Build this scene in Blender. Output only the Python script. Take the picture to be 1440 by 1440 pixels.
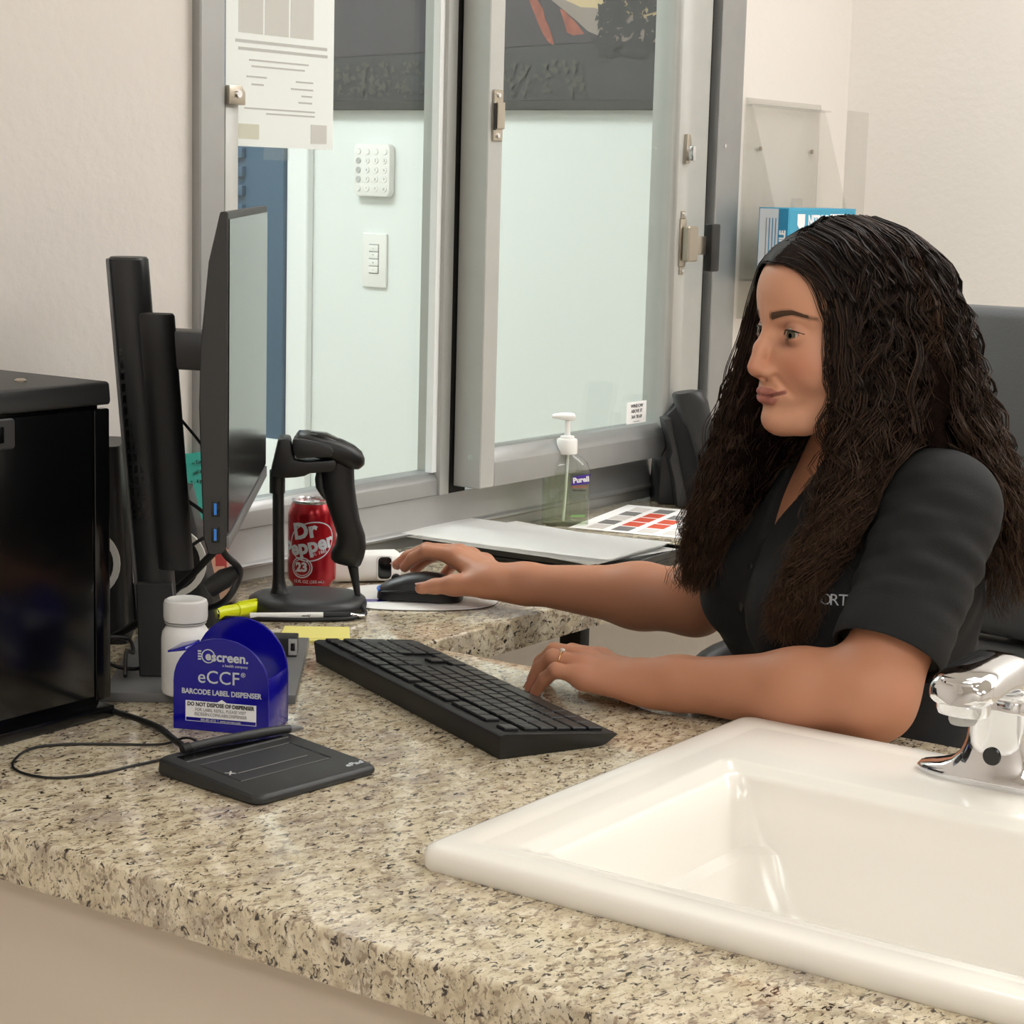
import bpy, bmesh, math, random
import numpy as np
from mathutils import Vector, Matrix
random.seed(7); rng = np.random.default_rng(7)
S = bpy.context.scene
for o in list(bpy.data.objects): bpy.data.objects.remove(o)
COL = S.collection
# ------------------------------------------------------------------ camera
def rot_axes(pit, rol, yaw):
    fw = Vector((math.cos(yaw)*math.cos(pit), math.sin(yaw)*math.cos(pit), -math.sin(pit)))
    rt = Vector((math.sin(yaw), -math.cos(yaw), 0)); up = rt.cross(fw)
    return fw, math.cos(rol)*rt+math.sin(rol)*up, -math.sin(rol)*rt+math.cos(rol)*up
fw, rt, up = rot_axes(0.159927894, 0.0263499534, 0.613350888)
cd = bpy.data.cameras.new('camera'); cam = bpy.data.objects.new('camera', cd); COL.objects.link(cam)
m = Matrix((rt, up, -fw)).transposed().to_4x4(); m.translation = (0, 0, 1.29); cam.matrix_world = m
cd.sensor_width = 36; cd.lens = 2844.93/1440*36; cd.clip_start = .05
S.camera = cam
# ------------------------------------------------------------------ view, world, light
S.view_settings.view_transform = 'Standard'; S.view_settings.look = 'None'
S.view_settings.gamma = 1; S.view_settings.exposure = 0.0; S.view_settings.use_curve_mapping = False
W = bpy.data.worlds.new('world'); S.world = W; W.use_nodes = True
W.node_tree.nodes['Background'].inputs[0].default_value = (.9, .95, 1, 1)
W.node_tree.nodes['Background'].inputs[1].default_value = .3
OFFICE_POWER = 8.9     # emission of the added office ceiling panels
LOBBY_POWER = 16.0
# ------------------------------------------------------------------ helpers
def lin(h):
    h = h.lstrip('#'); out = []
    for i in (0, 2, 4):
        c = int(h[i:i+2], 16)/255
        out.append(c/12.92 if c <= .04045 else ((c+.055)/1.055)**2.4)
    return tuple(out)+(1,)
def mat(name, col, rough=.5, metal=0, bump=None, noise=None, **kw):
    m = bpy.data.materials.new(name); m.use_nodes = True
    nt = m.node_tree; b = nt.nodes['Principled BSDF']
    c = lin(col) if isinstance(col, str) else tuple(col)+((1,) if len(col) == 3 else ())
    b.inputs['Base Color'].default_value = c; b.inputs['Roughness'].default_value = rough
    b.inputs['Metallic'].default_value = metal
    for k, v in kw.items(): b.inputs[k.replace('_', ' ')].default_value = v
    tc = nt.nodes.new('ShaderNodeTexCoord')
    if noise:      # (scale, amount) slight colour variation
        n = nt.nodes.new('ShaderNodeTexNoise'); n.inputs['Scale'].default_value = noise[0]; n.inputs['Detail'].default_value = 4
        nt.links.new(tc.outputs['Object'], n.inputs['Vector'])
        mx = nt.nodes.new('ShaderNodeMix'); mx.data_type = 'RGBA'
        mx.inputs[6].default_value = tuple(x*(1-noise[1]) for x in c[:3])+(1,)
        mx.inputs[7].default_value = tuple(min(1, x*(1+noise[1])) for x in c[:3])+(1,)
        nt.links.new(n.outputs['Fac'], mx.inputs[0]); nt.links.new(mx.outputs[2], b.inputs['Base Color'])
    if bump:       # (scale, strength, distance)
        n = nt.nodes.new('ShaderNodeTexNoise'); n.inputs['Scale'].default_value = bump[0]; n.inputs['Detail'].default_value = 5
        nt.links.new(tc.outputs['Object'], n.inputs['Vector'])
        bp = nt.nodes.new('ShaderNodeBump'); bp.inputs['Strength'].default_value = bump[1]; bp.inputs['Distance'].default_value = bump[2]
        nt.links.new(n.outputs['Fac'], bp.inputs['Height']); nt.links.new(bp.outputs['Normal'], b.inputs['Normal'])
    return m
def granite():
    m = bpy.data.materials.new('granite'); m.use_nodes = True; nt = m.node_tree; b = nt.nodes['Principled BSDF']
    L = nt.links.new; N = nt.nodes.new
    tc = N('ShaderNodeTexCoord'); mp = N('ShaderNodeMapping'); mp.inputs['Rotation'].default_value = (0, 0, .5)
    mp.inputs['Scale'].default_value = (1.0, 1.6, 1.3); L(tc.outputs['Object'], mp.inputs['Vector'])
    def noise(s, d=5, r=.6, dist=0):
        n = N('ShaderNodeTexNoise'); n.inputs['Scale'].default_value = s; n.inputs['Detail'].default_value = d
        n.inputs['Roughness'].default_value = r; n.inputs['Distortion'].default_value = dist
        L(mp.outputs[0], n.inputs['Vector']); return n.outputs['Fac']
    dk = lambda c: (c[0]*.93, c[1]*.915, c[2]*.91)+(1,)
    def ramp(src, stops):
        r = N('ShaderNodeValToRGB'); e = r.color_ramp.elements
        while len(e) > 1: e.remove(e[0])
        e[0].position = stops[0][0]; e[0].color = stops[0][1] if not isinstance(stops[0][1], str) else dk(lin(stops[0][1]))
        for p, c in stops[1:]:
            x = e.new(p); x.color = dk(lin(c)) if isinstance(c, str) else c
        L(src, r.inputs[0]); return r.outputs[0]
    def mix(f, a, bb):
        x = N('ShaderNodeMix'); x.data_type = 'RGBA'; L(f, x.inputs[0]); L(a, x.inputs[6]) if not isinstance(a, tuple) else None
        if isinstance(bb, tuple): x.inputs[7].default_value = dk(bb)
        else: L(bb, x.inputs[7])
        return x.outputs[2]
    base = ramp(noise(42, 4, .6, .5), [(.32, '#b7a88d'), (.44, '#cfc2a4'), (.54, '#ded2b4'), (.66, '#e8dfc6'), (.80, '#d6c698')])
    BW = lambda a, c: [(a, (0, 0, 0, 1)), (c, (1, 1, 1, 1))]
    c0 = mix(ramp(noise(17, 3, .5, .3), BW(.52, .80)), base, lin('#a79a90'))
    brown = ramp(noise(95, 4, .6, .8), BW(.53, .62))
    c1 = mix(brown, c0, lin('#9d8c76'))
    lt = ramp(noise(70, 3, .5, .5), BW(.60, .70))
    c3 = mix(lt, c1, lin('#eee6d0'))
    dark = ramp(noise(105, 4, .6, 1.0), BW(.575, .625))
    c2 = mix(dark, c3, lin('#3d322c'))
    fine = ramp(noise(260, 2, .5), BW(.66, .72))
    c4 = mix(fine, c2, lin('#5a4c42'))
    L(c4, b.inputs['Base Color']); b.inputs['Roughness'].default_value = .08
    b.inputs['Specular IOR Level'].default_value = .9
    return m
def attr_mat(name, rough, spec=.4, sss=0, bump=None, aname='tint'):
    m = bpy.data.materials.new(name); m.use_nodes = True; nt = m.node_tree; b = nt.nodes['Principled BSDF']
    a = nt.nodes.new('ShaderNodeAttribute'); a.attribute_name = aname
    nt.links.new(a.outputs['Color'], b.inputs['Base Color'])
    b.inputs['Roughness'].default_value = rough; b.inputs['Specular IOR Level'].default_value = spec
    if sss:
        b.inputs['Subsurface Weight'].default_value = sss; b.inputs['Subsurface Radius'].default_value = (1, .35, .2)
        b.inputs['Subsurface Scale'].default_value = .004
    if bump:
        tc = nt.nodes.new('ShaderNodeTexCoord'); n = nt.nodes.new('ShaderNodeTexNoise'); n.inputs['Scale'].default_value = bump[0]; n.inputs['Detail'].default_value = 4
        nt.links.new(tc.outputs['Object'], n.inputs['Vector'])
        bp = nt.nodes.new('ShaderNodeBump'); bp.inputs['Strength'].default_value = bump[1]; bp.inputs['Distance'].default_value = bump[2]
        nt.links.new(n.outputs['Fac'], bp.inputs['Height']); nt.links.new(bp.outputs['Normal'], b.inputs['Normal'])
    return m
M = dict(
 wall=mat('wall_paint', '#e2dcd5', .6, bump=(60, .25, .004)), wall_far=mat('far_wall_paint', '#f1ece6', .6, bump=(60, .2, .004)),
 lobby=mat('lobby_paint', '#e9edea', .55, bump=(50, .12, .003)), ceil=mat('ceiling_paint', '#eeeae4', .8), floor=mat('floor_vinyl', '#b3a897', .5, noise=(6, .15)),
 panel=mat('panel_paint', '#dccfbf', .55, bump=(90, .1, .002)), trimw=mat('white_trim', '#f2f4f3', .4), alu=mat('aluminium', '#a6a7a6', .38, .6, noise=(30, .06)),
 alu_l=mat('pale_aluminium', '#bcbdb9', .42, .4, noise=(30, .05)), alu_d=mat('dark_gap', '#15120f', .8), steel=mat('nickel', '#b8b0a2', .3, .9), black=mat('black_plastic', '#161617', .42, bump=(900, .15, .0004)),
 black2=mat('charcoal_plastic', '#2a2b2c', .45, bump=(900, .15, .0004)), gloss=mat('black_gloss', '#08090a', .18), rubber=mat('black_rubber', '#101011', .6), keyc=mat('key_plastic', '#121315', .38),
 kbody=mat('keyboard_plastic', '#0e0e10', .45, bump=(700, .2, .0004)), grey=mat('grey_plastic', '#6c6c6c', .45), lgrey=mat('light_grey', '#b4b4b2', .45), white=mat('white_plastic', '#f1f0ec', .35), paper=mat('paper', '#fbfaf8', .8),
 ceramic=mat('white_porcelain', '#f0ece3', .16), chrome=mat('chrome', '#e2e3e6', .05, 1), blue=mat('navy_plastic', '#0d0a8c', .16), blue_in=mat('navy_inner', '#0a0760', .3),
 lblue=mat('usb_blue', '#2f7fe0', .4), yellow=mat('highlighter_yellow', '#e9f00a', .35), note=mat('sticky_yellow', '#f3e98a', .8), teal=mat('sticky_teal', '#4fc4b4', .8),
 red=mat('can_red', '#a3101d', .22, .35), silver=mat('can_silver', '#c9c9cb', .25, .9), ink=mat('ink_black', '#151515', .6), inkg=mat('ink_grey', '#8d8b8a', .7), printw=mat('print_white', '#f2f2f4', .5), silverprint=mat('print_silver', '#c8ccd2', .45),
 redprint=mat('print_red', '#d2563c', .7), greyprint=mat('print_grey', '#7e7c7a', .7), purple=mat('print_purple', '#4b2f95', .5), green=None,
 skyblue=mat('door_blue', '#3f5f78', .5), glovebox=mat('box_blue', '#3f9cbd', .6), glovedark=mat('box_deep_blue', '#2b89b5', .55), leather=mat('grey_leather', '#5e6062', .5, bump=(220, .3, .0015)), chairblk=mat('chair_black', '#1b1b1c', .5),
 fabric=mat('shirt_fabric', '#0e0f11', .85, bump=(420, .35, .0012)), trouser=mat('trouser_fabric', '#17181c', .9, bump=(400, .3, .001)), shoe=mat('shoe_black', '#101010', .4), gold=mat('ring_gold', '#e3b98a', .2, 1), stone=mat('ring_stone', '#f4f0ea', .05, Transmission_Weight=.4),
 eye=mat('eye_white', '#b5a89f', .12), iris=mat('iris_hazel', '#4f4a36', .15, noise=(900, .4)), pupil=mat('pupil', '#050505', .08), brow=mat('brow_hair', '#4d3526', .9), nail=mat('nail_polish', '#e2bdb2', .22),
 cable=mat('cable_black', '#0d0d0e', .45), tubew=mat('dip_tube', '#eef3ee', .3), heart=mat('card_red', '#b23a35', .6), granite=granite(), cork=mat('card_peach', '#d9a58c', .7),
 frame=mat('picture_frame', '#2f302e', .5), notice_box=mat('print_pale', '#d6d0cb', .85), notice_txt=mat('print_faint', '#c7c2be', .85), notice_yel=mat('print_faint_yellow', '#dcd6c4', .85))
def clear(name, col, ior, rough=.0, film=1.0):
    m = bpy.data.materials.new(name); m.use_nodes = True; nt = m.node_tree; b = nt.nodes['Principled BSDF']
    b.inputs['Base Color'].default_value = col; b.inputs['Transmission Weight'].default_value = film; b.inputs['IOR'].default_value = ior; b.inputs['Roughness'].default_value = rough
    return m
def thin(name, col, refl=1.0, rough=.0):
    '''thin clear sheet: see-through with a Fresnel sheen (straight-through transmission, no refraction offset)'''
    m = bpy.data.materials.new(name); m.use_nodes = True; nt = m.node_tree; nt.nodes.clear(); N = nt.nodes.new; L = nt.links.new
    t = N('ShaderNodeBsdfTransparent'); t.inputs[0].default_value = col; g = N('ShaderNodeBsdfGlossy'); g.inputs['Roughness'].default_value = rough
    ge = N('ShaderNodeNewGeometry'); dt = N('ShaderNodeVectorMath'); dt.operation = 'DOT_PRODUCT'; L(ge.outputs['Incoming'], dt.inputs[0]); L(ge.outputs['Normal'], dt.inputs[1])
    def mth(op, a, b):
        n = N('ShaderNodeMath'); n.operation = op
        for i, x in enumerate((a, b)):
            if x is None: continue
            if isinstance(x, (int, float)): n.inputs[i].default_value = x
            else: L(x, n.inputs[i])
        return n.outputs[0]
    sch = mth('POWER', mth('SUBTRACT', 1.0, mth('ABSOLUTE', dt.outputs['Value'], None)), 5.0)      # Schlick reflectance, same from both faces
    fr = mth('MULTIPLY', mth('ADD', mth('MULTIPLY', sch, .96), .04), refl)
    mx = N('ShaderNodeMixShader'); o = N('ShaderNodeOutputMaterial'); L(fr, mx.inputs[0]); L(t.outputs[0], mx.inputs[1]); L(g.outputs[0], mx.inputs[2]); L(mx.outputs[0], o.inputs[0]); return m
M['glass'] = thin('window_glass', (.975, .99, .985, 1), .8); M['clear'] = thin('clear_plastic', (.95, .965, .955, 1), 1.2, .05); M['acrylic'] = thin('clear_acrylic', (.955, .955, .945, 1), 1.0, .03); M['green'] = thin('pale_green_gel', (.935, .975, .87, 1), .6, .1)
M['cup'] = clear('frosted_plastic', (.9, .9, .88, 1), 1.2, .35)
def emis(name, col, p):
    m = bpy.data.materials.new(name); m.use_nodes = True; nt = m.node_tree; nt.nodes.clear()
    e = nt.nodes.new('ShaderNodeEmission'); o = nt.nodes.new('ShaderNodeOutputMaterial'); e.inputs[0].default_value = col; e.inputs[1].default_value = p
    nt.links.new(e.outputs[0], o.inputs[0]); return m
M['lamp'] = emis('lamp_warm', (1, .99, .97, 1), OFFICE_POWER); M['lamp2'] = emis('lamp_cool', (.93, 1, .99, 1), LOBBY_POWER)
def link(name, me, ma, parent=None):
    o = bpy.data.objects.new(name, me); COL.objects.link(o)
    for x in (ma if isinstance(ma, (list, tuple)) else [ma]):
        if x is not None: me.materials.append(x)
    if parent is not None: o.parent = parent
    return o
def tag(o, label=None, cat=None, group=None, kind=None):
    if label: o['label'] = label
    if cat: o['category'] = cat
    if group: o['group'] = group
    if kind: o['kind'] = kind
    return o
def thing(name, label, cat, loc=(0, 0, 0), rz=0, group=None, rot=None):
    o = bpy.data.objects.new(name, None); COL.objects.link(o); o.empty_display_size = .05
    o.location = loc; o.rotation_euler = rot if rot else (0, 0, rz)
    return tag(o, label, cat, group)
def fin(bm, smooth=None):
    bmesh.ops.recalc_face_normals(bm, faces=bm.faces)
    me = bpy.data.meshes.new('m'); bm.to_mesh(me); bm.free()
    if smooth is not None:
        me.polygons.foreach_set('use_smooth', [True]*len(me.polygons))
        if smooth < 180: me.set_sharp_from_angle(angle=math.radians(smooth))
    return me
def bevel(bm, w, seg=2, ang=30):
    es = [e for e in bm.edges if len(e.link_faces) == 2 and e.calc_face_angle(0) > math.radians(ang)]
    if es and w > 0: bmesh.ops.bevel(bm, geom=es, offset=w, segments=seg, profile=.5, affect='EDGES', clamp_overlap=True)
def add_box(bm, lo, hi):
    vs = [bm.verts.new((x, y, z)) for x in (lo[0], hi[0]) for y in (lo[1], hi[1]) for z in (lo[2], hi[2])]
    for f in ((0, 1, 3, 2), (4, 6, 7, 5), (0, 4, 5, 1), (2, 3, 7, 6), (0, 2, 6, 4), (1, 5, 7, 3)): bm.faces.new([vs[i] for i in f])
    return vs
def box(lo, hi, bev=0, seg=2):
    bm = bmesh.new(); add_box(bm, lo, hi)
    if bev: bmesh.ops.recalc_face_normals(bm, faces=bm.faces); bevel(bm, bev, seg)
    return fin(bm, 35 if bev else None)
def boxes(lst, bev=0):
    bm = bmesh.new()
    for lo, hi in lst: add_box(bm, lo, hi)
    if bev: bmesh.ops.recalc_face_normals(bm, faces=bm.faces); bevel(bm, bev, 1)
    return fin(bm, 35 if bev else None)
def prism(poly, z0, z1, bev=0, seg=2, axis='z'):
    """poly in 2D, extruded; axis z: (x,y)->xy; y: (x,z) extruded along y; x: (y,z) along x"""
    bm = bmesh.new()
    f = {'z': lambda a, b, c: (a, b, c), 'y': lambda a, b, c: (a, c, b), 'x': lambda a, b, c: (c, a, b)}[axis]
    A = [bm.verts.new(f(a, b, z0)) for a, b in poly]; B = [bm.verts.new(f(a, b, z1)) for a, b in poly]; n = len(poly)
    bm.faces.new(A); bm.faces.new(B[::-1])
    for i in range(n): bm.faces.new((A[i], A[(i+1) % n], B[(i+1) % n], B[i]))
    bmesh.ops.recalc_face_normals(bm, faces=bm.faces)
    if bev: bevel(bm, bev, seg, 25)
    return fin(bm, 35)
def loft(rings, cap=True, smooth=40, close=True):
    bm = bmesh.new(); V = [[bm.verts.new(p) for p in r] for r in rings]; n = len(rings[0])
    for a, b in zip(V[:-1], V[1:]):
        for i in range(n if close else n-1): bm.faces.new((a[i], a[(i+1) % n], b[(i+1) % n], b[i]))
    if cap: bm.faces.new(V[0]); bm.faces.new(V[-1][::-1])
    return fin(bm, smooth)
def lathe(prof, n=32, smooth=40, cap=True):
    return loft([[(r*math.cos(2*math.pi*k/n), r*math.sin(2*math.pi*k/n), z) for k in range(n)] for r, z in prof], cap, smooth)
def sup(cx, cy, z, a, b, n=32, p=2.0, rz=0):
    out = []
    for k in range(n):
        t = 2*math.pi*k/n; c, s = math.cos(t), math.sin(t)
        x = a*math.copysign(abs(c)**(2/p), c); y = b*math.copysign(abs(s)**(2/p), s)
        out.append((cx+x*math.cos(rz)-y*math.sin(rz), cy+x*math.sin(rz)+y*math.cos(rz), z))
    return out
def rrect(x0, y0, x1, y1, r, z, n=5):
    out = []
    for cx, cy, a0 in ((x1-r, y1-r, 0), (x0+r, y1-r, 90), (x0+r, y0+r, 180), (x1-r, y0+r, 270)):
        for k in range(n+1):
            a = math.radians(a0+90*k/n); out.append((cx+r*math.cos(a), cy+r*math.sin(a), z))
    return out
def catmull(pts, sub=6):
    P = [Vector(p) for p in pts]; out = []
    for i in range(len(P)-1):
        p0 = P[max(i-1, 0)]; p1 = P[i]; p2 = P[i+1]; p3 = P[min(i+2, len(P)-1)]
        for k in range(sub):
            t = k/sub; out.append(.5*((2*p1)+(p2-p0)*t+(2*p0-5*p1+4*p2-p3)*t*t+(3*p1-p0-3*p2+p3)*t**3))
    out.append(P[-1]); return out
def tube(pts, r, n=8, sub=6, smooth=True, flat=1.0):
    P = catmull(pts, sub) if sub else [Vector(p) for p in pts]
    R = r if callable(r) else (lambda t: r)
    rings = []; nrm = None
    for i, p in enumerate(P):
        t = (P[min(i+1, len(P)-1)]-P[max(i-1, 0)]).normalized()
        if nrm is None:
            nrm = t.orthogonal().normalized() if abs(t.z) > .9 else Vector((0, 0, 1)).cross(t).normalized()
        nrm = (nrm-t*nrm.dot(t)).normalized(); bn = t.cross(nrm); rr = R(i/(len(P)-1))
        rings.append([p+nrm*rr*math.cos(2*math.pi*k/n)+bn*rr*flat*math.sin(2*math.pi*k/n) for k in range(n)])
    return loft(rings, True, 50)
def uvs(c, r, n=24, mseg=14):
    bm = bmesh.new(); bmesh.ops.create_uvsphere(bm, u_segments=n, v_segments=mseg, radius=1)
    rr = r if isinstance(r, (tuple, list)) else (r, r, r)
    for v in bm.verts: v.co = Vector((v.co.x*rr[0]+c[0], v.co.y*rr[1]+c[1], v.co.z*rr[2]+c[2]))
    return fin(bm, 180)
def disc(c, r, nrm='z', th=.0006, n=20):
    pr = [(c[0 if nrm != 'x' else 1]+r*math.cos(2*math.pi*k/n), c[1 if nrm == 'z' else 2]+r*math.sin(2*math.pi*k/n)) for k in range(n)]
    b = c[2] if nrm == 'z' else (c[1] if nrm == 'y' else c[0])
    return prism(pr, b, b+th, axis=nrm)
def text(s, size, ma, parent, loc, X, Y, name='lettering', ext=.0002, align='CENTER', bold=0, sx=1.0, shear=0):
    """flat lettering: X = writing direction, Y = up direction, in the parent's frame"""
    cu = bpy.data.curves.new('t', 'FONT'); cu.body = s; cu.size = size; cu.align_x = align; cu.align_y = 'CENTER'; cu.extrude = ext; cu.resolution_u = 3
    cu.offset = bold; cu.shear = shear
    ob = bpy.data.objects.new('t', cu); me = bpy.data.meshes.new_from_object(ob)
    bpy.data.objects.remove(ob); bpy.data.curves.remove(cu)
    me.materials.clear()
    X = Vector(X).normalized(); Y = Vector(Y); Y = (Y-X*Y.dot(X)).normalized(); Z = X.cross(Y)
    mm = Matrix((X*sx, Y, Z)).transposed().to_4x4(); mm.translation = Vector(loc); me.transform(mm)
    return link(name, me, ma, parent)
def quad(x0, y0, x1, y1, z, th=.0002): return box((x0, y0, z), (x1, y1, z+th))
T = .74
def struct(name, me, ma, parent=None):
    o = link(name, me, ma, parent)
    if parent is None: o['kind'] = 'structure'
    return o
# ------------------------------------------------------------------ room shell
XL, XR, YN, YW, YO, YL, ZC = -1.8, 3.85, -2.6, 1.895, 1.925, 4.7, 2.6
OX0, OX1, OZ0, OZ1 = 1.945, 3.392, .74, 2.15
struct('floor', box((XL-.1, YN-.1, -.1), (XR+.1, YL+.1, 0)), M['floor'])
struct('ceiling', box((XL-.1, YN-.1, ZC), (XR+.1, YL+.1, ZC+.1)), M['ceil'])
struct('wall_window', boxes([((XL, YW, 0), (OX0, YO, ZC)), ((OX1, YW, 0), (XR, YO, ZC)), ((OX0, YW, 0), (OX1, YO, OZ0)), ((OX0, YW, OZ1), (OX1, YO, ZC))]), M['wall'])
struct('wall_far', box((XR, YN, 0), (XR+.1, YW+.015, ZC)), M['wall_far'])
struct('wall_near', box((XL, YN-.1, 0), (XR, YN, ZC)), M['wall'])
struct('wall_back', box((XL-.1, YN, 0), (XL, YW, ZC)), M['wall'])
struct('wall_lobby_end', box((XR, YW+.015, 0), (XR+.1, YL, ZC)), M['lobby'])
struct('wall_lobby_side', box((XL, YL, 0), (XR, YL+.1, ZC)), M['lobby'])
struct('wall_lobby_back', box((XL-.1, YW, 0), (XL, YL, ZC)), M['lobby'])
struct('wall_counter', box((1.125, -.9, 0), (1.20, YW, .698)), M['panel'])
def ceiling_light(x, y, lampm, label, sx=.6, sy=1.2, grp='added ceiling light panels of the office'):
    t = thing('ceiling_light', label, 'light', (x, y, ZC), 0, grp)
    link('frame', boxes([((-sx/2-.02, -sy/2-.02, -.02), (sx/2+.02, -sy/2, 0)), ((-sx/2-.02, sy/2, -.02), (sx/2+.02, sy/2+.02, 0)), ((-sx/2-.02, -sy/2, -.02), (-sx/2, sy/2, 0)), ((sx/2, -sy/2, -.02), (sx/2+.02, sy/2, 0))]), M['trimw'], t)
    link('diffuser', box((-sx/2, -sy/2, -.014), (sx/2, sy/2, -.004)), lampm, t)
for x, y, a_, b_, wh in ((-.9, -.3, .7, 1.3, 'at the back of the office'), (.3, .65, .5, .5, 'above the black lockbox'), (.7, -1.15, .7, 1.3, 'behind the sink counter'), (2.6, 1.05, .5, .5, 'straight above the seated woman'), (3.3, -.85, .8, 1.5, 'above the office chair side'), (3.25, .35, .7, 1.4, 'in front of the far wall')): ceiling_light(x, y, M['lamp'], 'added white ceiling light panel '+wh, a_, b_)  # unseen panels, placed and sized to brighten walls, face and papers
for x, y, wh in ((.6, 3.3, 'farther from the picture'), (2.6, 3.3, 'nearer the picture')): ceiling_light(x, y, M['lamp2'], 'cool ceiling light panel behind the glass, '+wh, .6, 1.2, 'ceiling light panels of the lobby')
# ------------------------------------------------------------------ pass-through window
w = bpy.data.objects.new('window_1', None); COL.objects.link(w); w['kind'] = 'structure'
def wp(name, me, ma, parent=None, label=None):
    o = link(name, me, ma, parent or w)
    if label: o['label'] = label
    return o
wp('frame_left', boxes([((1.945, 1.880, .742), (1.992, 1.925, 2.15))], .002), M['alu'])
wp('track_strip', box((1.996, 1.884, .83), (2.021, 1.893, 1.392), .001), M['alu_l'])
br = wp('bracket', prism([(1.993, 1.386), (2.024, 1.386), (2.024, 1.402), (2.017, 1.411), (1.993, 1.411)], 1.874, 1.884, .001, axis='y'), M['steel'])
wp('screw', disc((2.009, 1.8705, 1.400), .005, 'y', .004, 14), M['chrome'], br)
# sill: stepped extrusion
wp('sill', prism([(1.925, .7405), (1.880, .7405), (1.880, .757), (1.874, .7585), (1.874, .763), (1.882, .766), (1.888, .812), (1.925, .812)], 1.945, 3.392, .0008, 1, 'x'), M['alu'])
wp('bottom_rail', prism([(1.925, .812), (1.884, .812), (1.884, .836), (1.892, .848), (1.925, .848)], 1.992, 2.474, .001, 1, 'x'), M['alu'])
wp('mullion', box((2.474, 1.880, .812), (2.4975, 1.925, 2.15), .001), M['alu_l'])
wp('gasket', box((2.4625, 1.887, .848), (2.474, 1.900, 2.15)), M['trimw'])
wp('shadow_gap', box((2.4975, 1.884, .812), (2.545, 1.915, 2.15)), M['alu_d'])
wp('glass_pane', box((1.992, 1.895, .848), (2.474, 1.900, 2.15)), M['glass'])
wp('head_rail', box((1.945, 1.86, 2.10), (3.392, 1.925, 2.15)), M['alu'])
sash = wp('sash', boxes([((2.507, 1.827, .824), (2.545, 1.879, 2.1))], .0015), M['alu_l'])
wp('stile', prism([(3.062, 1.879), (3.108, 1.879), (3.108, 1.827), (3.070, 1.827), (3.062, 1.838)], .824, 2.1, .001, 1), M['alu_l'], sash)
wp('rail', prism([(1.879, .824), (1.827, .824), (1.827, .862), (1.846, .882), (1.879, .882)], 2.545, 3.062, .0008, 1, 'x'), M['alu'], sash)
wp('glass_pane', box((2.545, 1.850, .882), (3.062, 1.855, 2.1)), M['glass'], sash)
sc_ = wp('screw', disc((1.846, .872, 0), .005, 'z', .001), M['chrome'], sash); sc_.matrix_local = Matrix(((0, 0, -1, 2.5075), (1, 0, 0, 0), (0, 1, 0, 0), (0, 0, 0, 1)))
sc2 = wp('screw_hole', disc((1.846, .852, 0), .003, 'z', .001), M['alu_d'], sash); sc2.matrix_local = sc_.matrix_local.copy()
strike = wp('strike_plate', boxes([((2.516, 1.8235, 1.356), (2.540, 1.8275, 1.432)), ((2.522, 1.8205, 1.374), (2.541, 1.8235, 1.414))], .0008), M['steel'], sash)
wp('keeper', box((2.5145, 1.8228, 1.372), (2.521, 1.8236, 1.412)), M['alu_d'], sash)
for z in (1.364, 1.424): wp('screw', disc((2.528, 1.8215, z), .0035, 'y', .002, 12), M['chrome'], sash)
# lock lever on the right stile
wp('lock_plate', prism([(3.083, 1.336), (3.097, 1.336), (3.100, 1.345), (3.100, 1.378), (3.094, 1.386), (3.085, 1.386)], 1.820, 1.8275, .001, axis='y'), M['steel'], sash)
wp('lock_lever', box((3.087, 1.808, 1.340), (3.098, 1.822, 1.366), .002), M['chrome'], sash)
hp = wp('latch_plate', prism([(3.080, 1.158), (3.100, 1.158), (3.100, 1.240), (3.080, 1.240)], 1.8235, 1.8275, .001, axis='y'), M['steel'], sash)
wp('latch_ears', boxes([((3.083, 1.824, 1.143), (3.097, 1.8272, 1.158)), ((3.083, 1.824, 1.240), (3.097, 1.8272, 1.255))], .002), M['steel'], sash)
wp('latch_body', boxes([((3.084, 1.808, 1.166), (3.118, 1.8235, 1.228))], .003), M['steel'], sash)
wp('latch_tongue', box((3.118, 1.812, 1.178), (3.152, 1.819, 1.210), .001), M['steel'], sash)
wp('latch_handle', box((3.150, 1.800, 1.148), (3.180, 1.818, 1.232), .003), M['black'], sash, 'black latch handle')
for z in (1.150, 1.248): wp('screw', disc((3.090, 1.821, z), .0035, 'y', .003, 12), M['chrome'], sash)
stk = wp('sticker', box((2.965, 1.8488, .886), (3.028, 1.8498, .924)), M['paper'], sash, 'small printed sticker in the glass corner')
for k, (z, s) in enumerate(((.9165, 'WINDOW'), (.9075, 'ABOVE IT'), (.8975, '364 70 69'), (.890, '----------'))):
    text(s, .0085 if k < 3 else .006, M['ink'], sash, (2.996, 1.8484, z), (1, 0, 0), (0, 0, 1))
wp('jamb_right', box((3.155, 1.866, .82), (3.17, 1.925, 2.15)), M['trimw'])
wp('frame_right', boxes([((3.17, 1.884, .74), (3.268, 1.925, 2.15))], .002), M['alu_l'])
wp('frame_groove', box((3.268, 1.893, .74), (3.285, 1.925, 2.15)), M['alu_d'])
wp('frame_outer', boxes([((3.285, 1.872, .74), (3.348, 1.925, 2.15)), ((3.348, 1.884, .74), (3.392, 1.925, 2.15))], .002), M['alu'])
wp('screw', disc((3.308, 1.8695, 1.372), .004, 'y', .003, 12), M['chrome'])
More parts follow.
